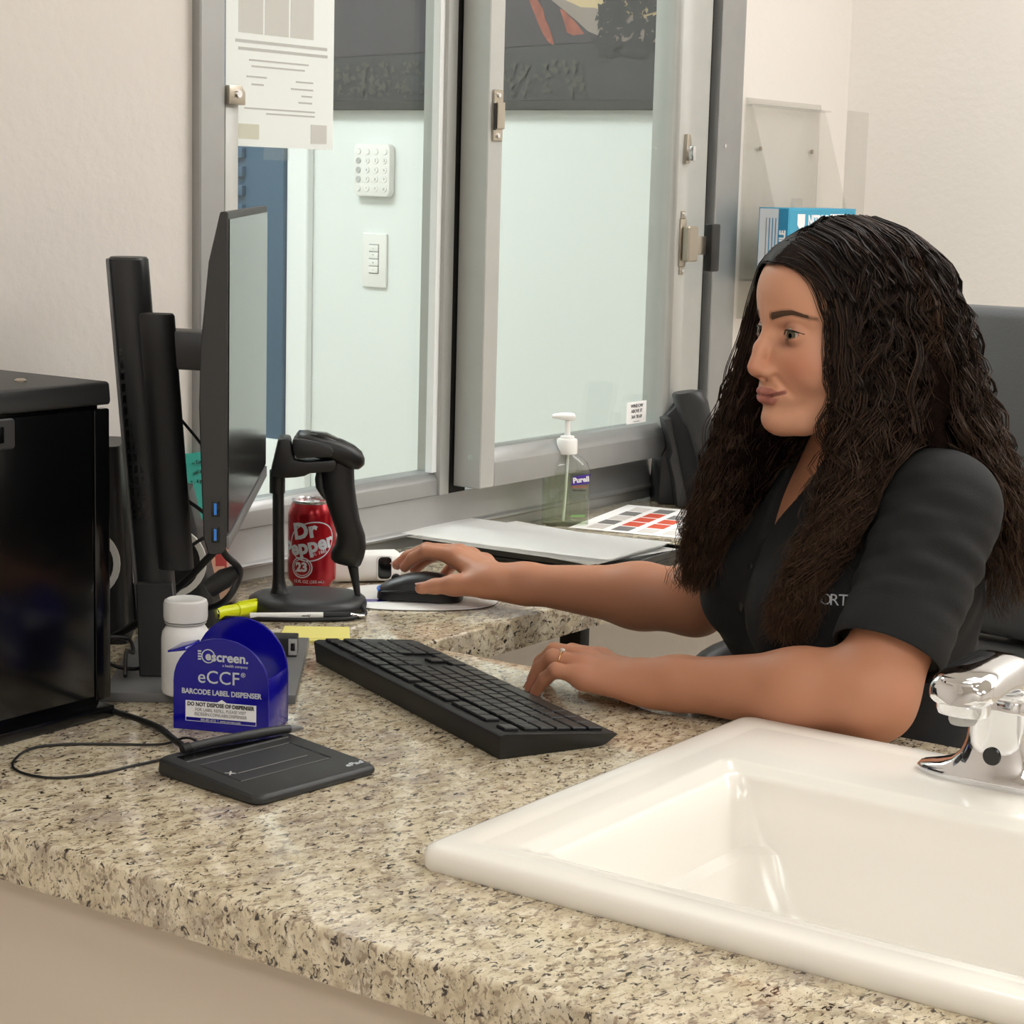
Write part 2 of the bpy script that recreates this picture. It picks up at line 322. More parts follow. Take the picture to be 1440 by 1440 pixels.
# notice taped to the outside of the left pane (print faces the lobby, shows faintly)
nt_ = thing('notice_sheet', 'white printed notice sheet taped behind the left window pane', 'paper', (2.128, 1.9042, 1.333))
link('sheet', box((-.110, 0, 0), (.110, .0006, .285)), M['paper'], nt_)
def nb(name, x0, z0, x1, z1, ma): return link(name, box((x0, -.0004, z0), (x1, 0, z1)), ma, nt_)
for k in range(3): nb('printed_picture', -.086+k*.052, .150, -.086+k*.052+.048, .232, M['notice_box'])
for k in range(3): nb('printed_picture', -.086+k*.065, .240, -.086+k*.065+.062, .275, M['notice_box'])
for z, a, b in ((.141, -.092, .095), (.131, -.086, .096)): nb('text_line', a, z-.004, b, z, M['notice_txt'])
for z, a, b in ((.116, -.065, .056), (.108, -.06, .048), (.094, -.07, -.03), (.092, .03, .066), (.082, .02, .066), (.084, -.06, -.036), (.073, .042, .064), (.064, .036, .064), (.052, -.074, .07), (.046, -.03, .07)): nb('text_line', a, z-.0022, b, z, M['notice_txt'])
nb('printed_block', .062, .008, .096, .034, M['notice_box']); nb('printed_block', -.088, .010, -.045, .03, M['notice_yel'])
link('tape_strip', box((-.034, .0006, -.017), (.018, .0012, .012)), M['clear'], nt_)
# ------------------------------------------------------------------ lobby behind the glass
d1 = bpy.data.objects.new('door_1', None); COL.objects.link(d1); d1['kind'] = 'structure'
link('door_panel', box((3.815, 3.405, .64), (3.845, 4.25, 2.1), .003), M['skyblue'], d1)
link('kick_panel', box((3.805, 3.405, .01), (3.845, 4.25, .64), .003), M['trimw'], d1)
link('door_casing', boxes([((3.825, 3.335, 0), (3.85, 3.403, 2.2)), ((3.825, 4.252, 0), (3.85, 4.32, 2.2)), ((3.825, 3.403, 2.102), (3.85, 4.252, 2.2))], .003), M['trimw'], d1)
for k in range(7): link('door_louvre', box((3.800, 3.53, 1.20+k*.047), (3.8155, 3.62, 1.226+k*.047), .002), M['skyblue'], d1)
# keypad
kp = thing('alarm_keypad', 'white alarm keypad with round buttons on the wall behind the glass', 'keypad', (3.85, 3.135, 1.318))
link('housing', prism(list((a[0], a[1]) for a in rrect(-.056, -.063, .056, .063, .014, 0)), -.022, 0, .004, 2, 'x'), M['white'], kp)
for r in range(5):
    for c in range(4):
        y = .040-.027*c; z = .044-.022*r
        link('button', prism([(y+.0075*math.cos(2*math.pi*k/14), z+.0075*math.sin(2*math.pi*k/14)) for k in range(14)], -.0243, -.0218, .0006, 1, 'x'), M['lgrey'] if c == 0 and 0 < r < 4 else M['white'], kp)
        if c and r: text('123456789*0#'[(r-1)*3+c-1], .009, M['inkg'], kp, (-.0245, y, z), (0, -1, 0), (0, 0, 1))
sp = thing('wall_switch', 'white wall switch plate with four stacked buttons below the keypad', 'switch', (3.85, 3.134, 1.102))
link('plate', prism([(a[0], a[1]) for a in rrect(-.037, -.065, .037, .065, .003, 0)], -.008, 0, .002, 2, 'x'), M['white'], sp)
for k in range(4):
    b_ = link('button', box((-.0115, -.014, .0215-.0172*k-.0), (-.0078, .014, .0215-.0172*k+.0155), .001), M['white'], sp)
    text(('–', '^', 'v', '–')[k], .008, M['ink'], sp, (-.0118, 0, .0293-.0172*k), (0, -1, 0), (0, 0, 1))
link('button_well', box((-.0083, -.0155, -.032), (-.0079, .0155, .039)), M['inkg'], sp)
# framed landscape picture (flat art)
pf = thing('framed_picture', 'large dark framed landscape picture with red cliffs behind the window', 'picture', (3.85, 2.83, 1.46))
link('picture_frame', boxes([((-.03, -.62, 0), (0, .62, .022)), ((-.03, -.62, .86), (0, .62, .882)), ((-.03, -.62, .022), (0, -.598, .86)), ((-.03, .598, .022), (0, .62, .86))], .002), M['frame'], pf)
art = mat('landscape_print', '#3a3c3e', .6, noise=(9, .25)); mtn = mat('print_mountain', '#403d42', .6, noise=(14, .2)); rockc = mat('print_red_rock', '#96513f', .6, noise=(55, .6)); skyc = mat('print_sky', '#cdb78e', .6); haze = mat('print_far_ridge', '#93877f', .6); treec = mat('print_tree', '#2a2d30', .6, noise=(60, .4)); shrub = mat('print_shrub', '#4a4a44', .6, noise=(50, .3))
link('canvas', box((-.012, -.6, .02), (-.002, .6, .86)), art, pf)
def pp(name, poly, d, ma):     # poly in pixels-free picture coordinates (y to the left, z up) relative to the frame
    link(name, prism(poly, -.012-d-.0006, -.012-d, axis='x'), ma, pf)
pp('printed_sky', [(-.19, .24), (-.15, .30), (.0, .40), (.1, .858), (-.59, .858), (-.59, .19), (-.3, .19)], .0006, skyc)
pp('printed_ridge', [(-.59, .14), (-.59, .19), (-.46, .195), (-.40, .203), (-.35, .212), (-.315, .222), (-.28, .224), (-.25, .236), (-.21, .25), (-.15, .28), (-.1, .16)], .0012, haze)
pp('printed_mountain', [(.598, .7), (.598, .12), (-.36, .15), (-.30, .172), (-.27, .195), (-.245, .212), (-.215, .232), (-.17, .262), (-.10, .34), (.0, .5), (.2, .75), (.4, .8)], .0018, mtn)
pp('printed_cliff', [(-.224, .222), (-.232, .205), (-.246, .170), (-.262, .163), (-.292, .166), (-.27, .190), (-.25, .206), (-.238, .218)], .0024, rockc)
pp('printed_cliff', [(-.128, .262), (-.140, .244), (-.160, .205), (-.178, .172), (-.196, .150), (-.212, .142), (-.205, .165), (-.196, .185), (-.186, .200), (-.180, .222), (-.160, .246), (-.148, .262)], .0024, rockc)
bmT = bmesh.new()
for k in range(600):
    t = random.random(); y = -.345-.25*t+random.gauss(0, .015); z = .12+random.random()*(.10+.5*t)
    a = random.random()*6.28; r = random.uniform(.006, .018)
    bmT.faces.new([bmT.verts.new((-.0154-random.random()*.0006, y+r*math.cos(a+q), z+r*math.sin(a+q))) for q in (0, 2.1, 4.2)])
oT = link('printed_tree', fin(bmT), treec, pf); oT['kind'] = 'stuff'
bmT = bmesh.new()
for k in range(260):
    y = random.uniform(-.3, .58); z = random.uniform(.03, .11); a = random.random()*6.28; r = random.uniform(.004, .012)
    bmT.faces.new([bmT.verts.new((-.0154-random.random()*.0006, y+r*math.cos(a+q), z+r*math.sin(a+q))) for q in (0, 2.1, 4.2)])
oT = link('printed_shrub', fin(bmT), shrub, pf); oT['kind'] = 'stuff'
# ------------------------------------------------------------------ granite countertop (L shape, sink cut-out)
SX0, SX1, SY0, SY1 = 1.25, 1.795, .33, .965
def counter():
    bm = bmesh.new(); TH = .042
    xs = [1.099, SX0+.02, SX1-.02, 1.890, 3.85]; ys = [-.9, SY0+.02, SY1-.02, 1.462, YW]
    solid = {(i, j) for i in range(3) for j in range(4)} | {(3, 3)}
    solid.discard((1, 1))
    V = {}
    def v(i, j, z):
        k = (i, j, z)
        if k not in V: V[k] = bm.verts.new((xs[i], ys[j], T if z else T-TH))
        return V[k]
    for (i, j) in solid:
        bm.faces.new((v(i, j, 1), v(i+1, j, 1), v(i+1, j+1, 1), v(i, j+1, 1)))
        bm.faces.new((v(i, j, 0), v(i, j+1, 0), v(i+1, j+1, 0), v(i+1, j, 0)))
        for di, dj, a, b in ((-1, 0, (i, j+1), (i, j)), (1, 0, (i+1, j), (i+1, j+1)), (0, -1, (i, j), (i+1, j)), (0, 1, (i+1, j+1), (i, j+1))):
            if (i+di, j+dj) not in solid: bm.faces.new((v(*a, 0), v(*b, 0), v(*b, 1), v(*a, 1)))
    bmesh.ops.recalc_face_normals(bm, faces=bm.faces)
    es = [e for e in bm.edges if len(e.link_faces) == 2 and e.calc_face_angle(0) > .5 and all(x.co.z > T-.001 for x in e.verts)]
    bmesh.ops.bevel(bm, geom=es, offset=.004, segments=3, profile=.5, affect='EDGES')
    return fin(bm, 40)
tag(link('countertop', counter(), M['granite']), 'speckled beige granite countertop with a white sink set in it', 'countertop')
lg = thing('support_leg', 'dark metal support leg under the window counter', 'leg', (2.35, 1.54, 0))
link('post', box((-.012, -.018, .008), (.012, .018, .698), .002), M['chairblk'], lg); link('foot_plate', box((-.04, -.05, 0), (.04, .05, .008), .002), M['chairblk'], lg)
# ------------------------------------------------------------------ sink
sk = thing('sink', 'white rectangular drop-in sink set in the granite counter', 'sink', (SX0, SY1, T))
def sink_rings():
    W_, D_ = SX1-SX0, SY1-SY0       # local x = away from camera edge, y negative
    def R(a, b, c, d, r, z): return rrect(a, -d, b, -c, r, z, 6)      # x a..b, y -d..-c
    R_ = []
    R_.append(R(.002, W_-.002, .002, D_-.002, .012, 0)); R_.append(R(0, W_, 0, D_, .014, .003)); R_.append(R(0, W_, 0, D_, .014, .014))
    R_.append(R(.0025, W_-.0025, .0025, D_-.0025, .013, .0185)); R_.append(R(.008, W_-.008, .008, D_-.008, .012, .0205))
    R_.append(R(.030, W_-.030, .030, D_-.030, .012, .0205)); R_.append(R(.033, W_-.034, .034, D_-.034, .012, .0195)); R_.append(R(.036, W_-.038, .037, D_-.037, .011, .0195))
    R_.append(R(.044, W_-.150, .062, D_-.062, .010, .0195)); R_.append(R(.050, W_-.156, .068, D_-.068, .012, .0178)); R_.append(R(.054, W_-.160, .072, D_-.072, .013, .0135))
    R_.append(R(.060, W_-.166, .078, D_-.078, .016, .0125)); R_.append(R(.064, W_-.170, .083, D_-.083, .018, .008)); R_.append(R(.068, W_-.173, .090, D_-.090, .022, -.012))
    R_.append(R(.072, W_-.176, .105, D_-.100, .026, -.050)); R_.append(R(.076, W_-.180, .118, D_-.112, .03, -.054)); R_.append(R(.084, W_-.186, .134, D_-.125, .04, -.10))
    R_.append(R(.100, W_-.200, .155, D_-.145, .05, -.122)); R_.append(R(.14, W_-.24, .20, D_-.19, .05, -.130)); R_.append(R(.20, W_-.30, .29, D_-.27, .02, -.134))
    return R_
bs = link('basin', loft(sink_rings(), False, 50), M['ceramic'], sk)
link('basin_floor', box((.19, -.37, -.139), (.26, -.28, -.1345)), M['ceramic'], sk)
link('drain', lathe([(.032, -.1345), (.032, -.131), (.022, -.1305), (.02, -.1335)], 24), M['chrome'], sk).location = (.225, -.325, 0)
# ------------------------------------------------------------------ faucet on the sink's back deck
fa = thing('faucet', 'chrome sensor faucet on the back deck of the white sink', 'faucet', (1.735, .664, T+.0195))
def faucet_body():
    rings = []
    def ring(c, ax, bx, a, b, p=3.2, n=36):
        out = []
        for k in range(n):
            t = 2*math.pi*k/n; cc, ss = math.cos(t), math.sin(t)
            out.append(Vector(c)+Vector(ax)*a*math.copysign(abs(cc)**(2/p), cc)+Vector(bx)*b*math.copysign(abs(ss)**(2/p), ss))
        return out
    Y, X = (0, 1, 0), (1, 0, 0)
    for z, a, b, p in ((0, .0800, .0300, 2.2), (.004, .0815, .0305, 2.2), (.008, .078, .030, 2.3), (.012, .062, .0285, 2.4), (.018, .046, .0265, 2.8), (.027, .0365, .0245, 3.2), (.040, .0315, .0235, 3.4), (.055, .0290, .0235, 3.6), (.070, .0285, .0240, 3.6), (.080, .0285, .0245, 3.6)):
        rings.append(ring((0, 0, z), Y, X, a, b, p))
    # sweep over into the spout (towards -X)
    for ang in range(8, 89, 10):
        a = math.radians(ang); R = .034
        c = (-R*(1-math.cos(a)), 0, .080+R*math.sin(a)*.9)
        ax = (math.cos(a), 0, math.sin(a)); th = .0245+(.017-.0245)*ang/88
        rings.append(ring(c, Y, ax, .0285+.001*ang/88, th, 3.2))
    for x, z, th in ((-.055, .111, .0150), (-.080, .1095, .0148), (-.100, .107, .0145)): rings.append(ring((x, 0, z), Y, (.05, 0, 1), .0295, th, 3.0))
    rings.append(ring((-.112, 0, .105), Y, (.1, 0, 1), .027, .0125, 2.8)); rings.append(ring((-.117, 0, .1045), Y, (.1, 0, 1), .021, .009, 2.4))
    return loft(rings, True, 50)
link('body', faucet_body(), M['chrome'], fa)
link('spout_tip', loft([sup(-.098, 0, z, a, b, 32, 2.4) for z, a, b in ((.085, .017, .022), (.089, .0185, .0235), (.108, .0190, .0245), (.1155, .0180, .0235), (.1180, .014, .020))], True, 50), M['chrome'], fa)
link('aerator', lathe([(.011, .076), (.0125, .079), (.0125, .0855)], 20), M['lgrey'], fa).location = (-.098, 0, 0)
link('sensor_eye', prism([(.0085*math.cos(2*math.pi*k/20), .030+.0085*math.sin(2*math.pi*k/20)) for k in range(20)], -.0262, -.0236, .0008, 1, 'x'), M['gloss'], fa, )
# ------------------------------------------------------------------ black lockbox at the left end
lb = thing('lockbox', 'large black metal lockbox at the left end of the counter', 'box', (1.205, 1.505, T))
link('body', box((-.22, .006, .012), (.212, .33, .322), .002), M['gloss'], lb)
link('lid', prism([(.345, .345), (.345, .322), (-.004, .322), (-.006, .326), (-.004, .3435), (0, .345)], -.226, .2185, .0012, 1, 'x'), M['black2'], lb)
dr = link('door', box((-.205, -.004, .022), (.196, .006, .318), .002), M['gloss'], lb)
link('door_edge', box((.1975, -.004, .018), (.2185, .008, .318), .002), M['gloss'], lb)
lt_ = link('latch', prism([(a[0], a[1]) for a in rrect(-.022, -.0148, .022, .0148, .004, 0)], -.009, -.004, .0015, 1, 'y'), M['black2'], dr); lt_.location = (.07, 0, .3035)
kn = link('latch_slot', box((-.012, -.0115, -.008), (.006, -.0088, .008), .001), M['gloss'], dr); kn.location = (.07, 0, .3035)
link('base_flange', box((-.224, -.012, 0), (.216, .32, .0125), .002), M['gloss'], lb)
for x, y in ((.15, .05), (.08, .12), (-.1, .1)): link('lid_screw', lathe([(.006, 0), (.006, .0015), (.004, .003), (0.0005, .0034)], 14), M['steel'], lb).location = (x, y, .345)
# ------------------------------------------------------------------ monitor on its column stand (seen edge-on)
mo = thing('monitor', 'black computer monitor seen edge-on, on a column stand beside the black lockbox', 'monitor', (1.625, 1.549, T), math.radians(38))
link('stand_base', box((-.138, -.100, .0), (.138, .104, .0105), .0015), M['grey'], mo)
def leancol(x0, y0, z0, x1, y1, z1, hx, hy, p=3.0, n=28):
    rings = []
    for k in range(9):
        t = k/8; rings.append(sup(x0+(x1-x0)*t, y0+(y1-y0)*t, z0+(z1-z0)*t, hx, hy, n, p))
    c = rings[-1]; cx, cy = x1, y1
    rings.append([(cx+(a-cx)*.9, cy+(b-cy)*.9, z+.0025) for a, b, z in c])
    return loft(rings, True, 40)
link('column', leancol(-.035, .052, .0105, -.045, .087, .462, .026, .0205, 2.6), M['black2'], mo)
link('column_edge', leancol(-.038, .071, .0105, -.046, .1065, .460, .018, .003, 3), M['grey'], mo)
link('column_foot', prism([(.026, .0105), (.074, .0105), (.0775, .115), (.038, .115)], -.068, -.060, .0015, 1, 'x'), M['black2'], mo)
link('lift_column', leancol(-.082, .032, .135, -.086, .052, .405, .017, .0185, 2.6), M['rubber'], mo)
bmv = []
for k in range(15):
    z = .185+k*.0125; y = .0635+(z-.0105)*.0775
    for j in range(3): bmv.append(((-.066+0.0, y-.012+j*.0062, z), (-.0625, y-.0085+j*.0062, z+.008)))
vt = link('vent_slots', boxes(bmv), M['gloss'], mo); vt['kind'] = 'stuff'
link('arm', prism([(.050, .350), (-.008, .348), (-.0135, .358), (-.0155, .368), (-.0135, .379), (-.006, .388), (.050, .390)], -.092, -.040, .003, 2, 'x'), M['black2'], mo)
link('hinge', box((-.075, -.018, .345), (-.02, -.008, .392), .003), M['black2'], mo)
pn = link('display_panel', prism([(-.038, .191), (-.0385, .518), (-.0310, .518), (-.020, .47), (-.0125, .39), (-.011, .33), (-.0135, .255), (-.0155, .20), (-.020, .184), (-.033, .184)], -.263, .243, .0012, 1, 'x'), M['black2'], mo)
link('screen', box((-.2555, -.0396, .205), (.2375, -.0382, .511)), M['gloss'], pn, )
link('bottom_bezel', box((-.262, -.0405, .189), (.242, -.038, .202), .0005), M['grey'], pn)
for z in (.196, .2215):
    u = link('usb_port', box((-.2645, -.0315, z), (-.2625, -.0235, z+.0155), .0004), M['gloss'], pn)
    link('usb_tongue', box((-.2652, -.0285, z+.002), (-.264, -.026, z+.0135)), M['lblue'], u)
# ------------------------------------------------------------------ small speakers behind the stand
def speaker(loc, rz, label, h=.235, tap=.012, zc=.092):
    t = thing('desk_speaker', label, 'speaker', loc, rz)
    link('cabinet', loft([rrect(-.05-.012*(1-k/6), -.055+tap*(k/6)*1.0-.003*(1-k/6)*(tap > .02), .05+.012*(1-k/6), .055-tap*(k/6)+.003*(1-k/6)*(tap > .02), .014, h*k/6) for k in range(7)], True, 40), M['black'], t)
    link('cone', loft([[(-.0565-d, r*math.cos(2*math.pi*k/28), .0+zc+r*math.sin(2*math.pi*k/28)) for k in range(28)] for r, d in ((.037, .003), (.03, -.002), (.012, -.006), (.002, -.003))], True, 60), M['rubber'], t)
    link('ring', loft([[(-.0575-d, r*math.cos(2*math.pi*k/32), .0+zc+r*math.sin(2*math.pi*k/32)) for k in range(32)] for r, d in ((.036, .0), (.0365, .0035), (.044, .0035), (.0445, .0))], False, 40), M['white'], t)
    link('foot', box((-.06, -.052, -.0), (.058, .052, .006), .002), M['rubber'], t)
speaker((1.668, 1.800, T), math.radians(42), 'black desk speaker with white ring between the lockbox and the monitor stand', .235, .012, .097)
speaker((1.802, 1.786, T), math.radians(40), 'black desk speaker with white ring to the right of the monitor column', .165, .034, .082)
# photo card with a heart leaning near the wall
cdd = thing('photo_card', 'small red and peach photo card with a white heart leaning behind the monitor', 'card', (1.924, 1.846, T), math.radians(-38), rot=(math.radians(-12), 0, math.radians(-38)))
link('card', box((-.034, 0, 0), (.030, .0015, .098), .0005), M['cork'], cdd)
link('red_print', box((-.031, -.0006, .018), (.027, 0, .082)), M['heart'], cdd)
hpts = []
for k in range(28):
    a = 2*math.pi*k/28; hpts.append((-.008+.00115*16*math.sin(a)**3, .074+.00115*(13*math.cos(a)-5*math.cos(2*a)-2*math.cos(3*a)-math.cos(4*a))))
link('white_heart', prism(hpts, -.0014, -.0006, axis='y'), M['white'], cdd)
link('white_blocks', boxes([((-.004, -.0012, .03), (.012, -.0006, .052)), ((.012, -.0012, .022), (.024, -.0006, .04)), ((-.018, -.0012, .022), (-.008, -.0006, .034))]), M['cork'], cdd)
cp = thing('plastic_cup', 'low frosted plastic cup behind the yellow highlighter', 'cup', (1.893, 1.793, T))
link('cup_wall', lathe([(.020, .001), (.0235, .034), (.0225, .034), (.019, .003), (.0, .003)], 28, 40, False), M['cup'], cp); link('cup_base', lathe([(.0195, 0), (.0195, .003)], 28), M['cup'], cp)
# teal sticky note on the wall
tn = thing('sticky_note', 'teal sticky note stuck on the wall beside the window frame', 'note', (1.932, 1.8795, .840))
def curl():
    bm = bmesh.new(); n = 8; A = []
    for i in range(n+1):
        z = .089*i/n; y = -.011*(1-i/n)**2.2
        A.append([bm.verts.new((x+(.008 if x > 0 else 0)*(1-i/n), y, z)) for x in (-.045, .031)])
    for a, b in zip(A[:-1], A[1:]): bm.faces.new((a[0], a[1], b[1], b[0]))
    bmesh.ops.solidify(bm, geom=bm.faces[:], thickness=.0004)
    return fin(bm, 60)
link('sheet', curl(), M['teal'], tn)
for k, s in enumerate(('~ Tues', 'call in', '2 - 4 pm')): text(s, .008, M['ink'], tn, (.006, -.0025, .076-k*.013), (1, 0, .08), (0, 0, 1), 'handwriting')
# ------------------------------------------------------------------ cables
def cable(label, pts, r, name='cable', sub=8): return tag(link(name, tube(pts, r, 8, sub), M['cable']), label, 'cable')
cable('thin black cable hanging from the column to the back of the monitor', [(1.600, 1.600, 1.055), (1.632, 1.624, 1.035), (1.650, 1.604, 1.002), (1.662, 1.590, .979), (1.664, 1.560, .962)], .0017)
cable('black cable loop bulging out between the column and the monitor edge', [(1.605, 1.62, .955), (1.636, 1.617, .935), (1.659, 1.596, .912), (1.666, 1.586, .893), (1.653, 1.599, .881), (1.632, 1.620, .862), (1.60, 1.65, .85)], .0022)
cable('thick black video cable plugged in under the monitor and drooping to the counter', [(1.460, 1.388, .934), (1.470, 1.385, .916), (1.489, 1.384, .899), (1.512, 1.410, .876), (1.557, 1.471, .842), (1.597, 1.551, .811), (1.625, 1.590, .782), (1.66, 1.63, .758)], .0036)
cable('thick black power cable sweeping down right of the monitor column', [(1.668, 1.578, .93), (1.672, 1.580, .885), (1.655, 1.600, .85), (1.632, 1.628, .815), (1.615, 1.655, .785), (1.60, 1.69, .762), (1.585, 1.73, .746)], .0045)
pl = thing('cable_plug', 'black barrel plug on the cable under the monitor edge', 'plug', (1.482, 1.402, .886), 0, rot=(math.radians(55), 0, math.radians(40)))
link('plug_body', lathe([(.004, -.018), (.0095, -.016), (.0105, .004), (.008, .012), (.005, .022)], 18), M['rubber'], pl)
cable('loose black cables coiled behind the lockbox on the stand base', [(1.50, 1.56, .757), (1.54, 1.60, .770), (1.575, 1.625, .760), (1.60, 1.66, .766), (1.55, 1.65, .775), (1.51, 1.60, .765), (1.53, 1.575, .757), (1.58, 1.60, .757)], .0022)
# ------------------------------------------------------------------ pill bottle
pb = thing('pill_bottle', 'white plastic pill bottle behind the blue label dispenser', 'bottle', (1.508, 1.478, T+.0105))
link('body', lathe([(.021, 0), (.0245, .002), (.0255, .006), (.0255, .060), (.0245, .067), (.020, .074), (.0185, .077), (.0185, .081)], 36), M['white'], pb)
link('cap', lathe([(.0205, .0785), (.0225, .0795), (.0232, .083), (.0232, .097), (.0222, .1005), (.0195, .102), (.0185, .1012), (.0, .1012)], 40), M['white'], pb)
link('cap_skirt', lathe([(.0218, .0765), (.0218, .0782), (.0195, .0784)], 32), M['lgrey'], pb)
# ------------------------------------------------------------------ blue label dispenser
ld = thing('label_dispenser', 'navy blue arched label dispenser with white lettering on the granite', 'dispenser', (1.427, 1.416, T), math.atan2(-.094, .039))
def arch(w_, hs, h, n=18):
    pts = [(0, 0), (w_, 0)]
    for k in range(n+1):
        a = math.pi*k/n; pts.append((w_/2+w_/2*math.cos(a), hs+(h-hs)*math.sin(a)))
    return pts
LW, LD = .1015, .060
link('front_panel', prism(arch(LW, .050, .096), 0, .0028, .0007, 1, 'y'), M['blue'], ld)
link('back_panel', prism(arch(LW, .052, .1065), LD-.0028, LD, .0007, 1, 'y'), M['blue'], ld)
link('side_wall', box((LW-.0025, .0028, 0), (LW, LD-.0028, .058), .0006), M['blue'], ld)
link('side_wall', prism([(.0028, 0), (LD-.0028, 0), (LD-.0028, .070), (.0028, .058)], 0, .0025, .0006, 1, 'x'), M['blue'], ld)
link('side_flap', prism([(-.0085, .0785), (.010, .083), (.012, .080), (-.0085, .0765)], .006, .045, .0004, 1, 'y'), M['blue'], ld)
link('floor_panel', box((.0025, .0028, 0), (LW-.0025, LD-.0028, .003)), M['blue_in'], ld)
link('label_roll', loft([[(LW/2+r*math.cos(2*math.pi*k/32), y, .031+r*math.sin(2*math.pi*k/32)) for k in range(32)] for r, y in ((.012, .008), (.026, .008), (.026, .050), (.012, .050))], False, 40), M['paper'], ld)
fx = lambda s, size, x, z, ma, **k: text(s, size, ma, ld, (x, -.0003, z), (1, 0, 0), (0, 0, 1), **k)
fx('screen.', .0135, .0605, .0770, M['silverprint'], bold=.00035); fx('e', .0125, .0375, .0775, M['silverprint'], bold=.0004)
link('logo_ring', loft([[(.0375+r*math.cos(2*math.pi*k/28), y, .0775+r*math.sin(2*math.pi*k/28)) for k in range(28)] for r, y in ((.0062, 0), (.0062, -.0005), (.0072, -.0005), (.0072, 0))], False), M['silverprint'], ld)
for k in range(4): link('logo_bar', box((.0265, -.0004, .0733+k*.0027), (.0300, 0, .0748+k*.0027)), M['silverprint'], ld)
fx('a health company', .0038, .066, .0690, M['silverprint'])
fx('eCCF', .0190, .0485, .0555, M['silverprint']); fx('®', .0065, .0745, .0605, M['silverprint'])
fx('BARCODE LABEL DISPENSER', .0074, .0515, .0400, M['silverprint'], bold=.0002, sx=.90)
link('label_plate', box((.0135, -.0005, .0135), (.0885, 0, .0305)), M['printw'], ld)
link('label_notch', prism([(.047, .0305), (.057, .0305), (.052, .0335)], -.0005, 0, axis='y'), M['printw'], ld)
link('label_band', boxes([((.0135, -.0005, .0095), (.0885, 0, .0098)), ((.0135, -.0005, .0098), (.0139, 0, .0135)), ((.0881, -.0005, .0098), (.0885, 0, .0135))]), M['printw'], ld)
def lx(s, size, z, ma, sx=.9, b=0): text(s, size, ma, ld, (.051, -.0008, z), (1, 0, 0), (0, 0, 1), sx=sx, bold=b)
lx('DO NOT DISPOSE OF DISPENSER', .0056, .0272, M['ink'], .86, .00015); lx('FOR LABEL REFILL, PLEASE VISIT', .0045, .0218, M['inkg'], .86); lx('ESCREEN.COM/LABELDISPENSER', .0045, .0172, M['inkg'], .86)
lx('800-881-0722  |  www.escreen.com', .0034, .0115, M['silverprint'], .86)
dg = thing('adapter_cube', 'small black adapter cube behind the blue dispenser', 'adapter', (1.712, 1.520, T+.0105), math.radians(38))
link('cube', box((-.014, -.015, 0), (.014, .015, .022), .0015), M['black'], dg); link('port_face', box((-.0148, -.015, .002), (-.014, -.005, .021), .0003), M['lgrey'], dg); link('port_hole', box((-.0152, -.0125, .007), (-.0146, -.0075, .016), .0003), M['gloss'], dg)
# ------------------------------------------------------------------ signature pad with stylus and cords
sg = thing('signature_pad', 'dark grey signature pad on the granite in front of the blue dispenser', 'signature pad', (1.369, 1.237, T), math.radians(-6))
def wedge_pad(x0, x1, y0, y1, r, zf, zb):
    pr = rrect(x0, y0, x1, y1, r, 0, 5); out = []
    for ins, zz in ((.003, 0), (.0005, .002), (0, .0045), (.0006, .9), (.003, 1.0)):
        ring = []
        for a, b, _ in rrect(x0+ins, y0+ins, x1-ins, y1-ins, r, 0, 5):
            h = zf+(zb-zf)*(b-y0)/(y1-y0); ring.append((a, b, zz if zz < .1 else h-.0022+(.0022 if zz == 1.0 else 0)))
        out.append(ring)
    return loft(out, True, 35)
link('body', wedge_pad(-.076, .076, -.073, .071, .010, .009, .0165), M['black2'], sg)
zt = lambda y: .009+(.0075)*(y+.073)/.144
def padstrip(name, x0, y0, x1, y1, ma, d=.0002):
    return link(name, loft([[(x0, y0, zt(y0)+d), (x1, y0, zt(y0)+d), (x1, y1, zt(y1)+d), (x0, y1, zt(y1)+d)], [(x0, y0, zt(y0)-.001), (x1, y0, zt(y0)-.001), (x1, y1, zt(y1)-.001), (x0, y1, zt(y1)-.001)]], True, None), ma, sg)
padstrip('writing_area', -.058, -.030, .052, .026, M['black2'], .0005); padstrip('groove', .0515, -.030, .0545, .026, M['gloss'], .0007); padstrip('groove', -.058, .0258, .052, .0268, M['grey'], .0006)
padstrip('sign_line', -.046, -.0128, .040, -.0122, M['inkg'], .0008); padstrip('groove', -.058, -.0306, .052, -.0300, M['grey'], .0006); padstrip('pen_trough', -.060, .045, .062, .058, M['gloss'], .0003); padstrip('trough_lip', -.062, .040, .064, .0412, M['grey'], .0007)
text('×', .020, M['lgrey'], sg, (-.052, -.010, zt(-.01)+.0009), (1, 0, 0), (0, 1, .05)); text('ePad', .0095, M['silverprint'], sg, (.058, -.057, zt(-.057)+.0004), (1, 0, 0), (0, 1, .05), bold=.0002, sx=1.2, shear=.2)
sty = thing('stylus', 'dark grey stylus lying along the back of the signature pad', 'stylus', (1.392, 1.290, T+.0215), math.radians(-14))
link('barrel', tube([(-.060, 0, -.001), (-.02, 0, 0), (.03, 0, 0), (.055, 0, -.001)], lambda t: .0047-.001*abs(t-.5), 12, 4), M['black2'], sty); link('tip', tube([(.055, 0, -.001), (.066, 0, -.002), (.072, 0, -.003)], lambda t: .0036*(1-t)+.0008, 10, 3), M['grey'], sty); link('collar', tube([(-.066, 0, -.002), (-.058, 0, -.001)], .0052, 12, 2), M['rubber'], sty)
cable('thick black cord from the signature pad running behind the lockbox', [(1.340, 1.300, .752), (1.362, 1.338, .7495), (1.385, 1.375, .7455), (1.404, 1.412, .7455), (1.414, 1.452, .7455), (1.422, 1.50, .7455), (1.45, 1.56, .7455)], .0034, 'cord')
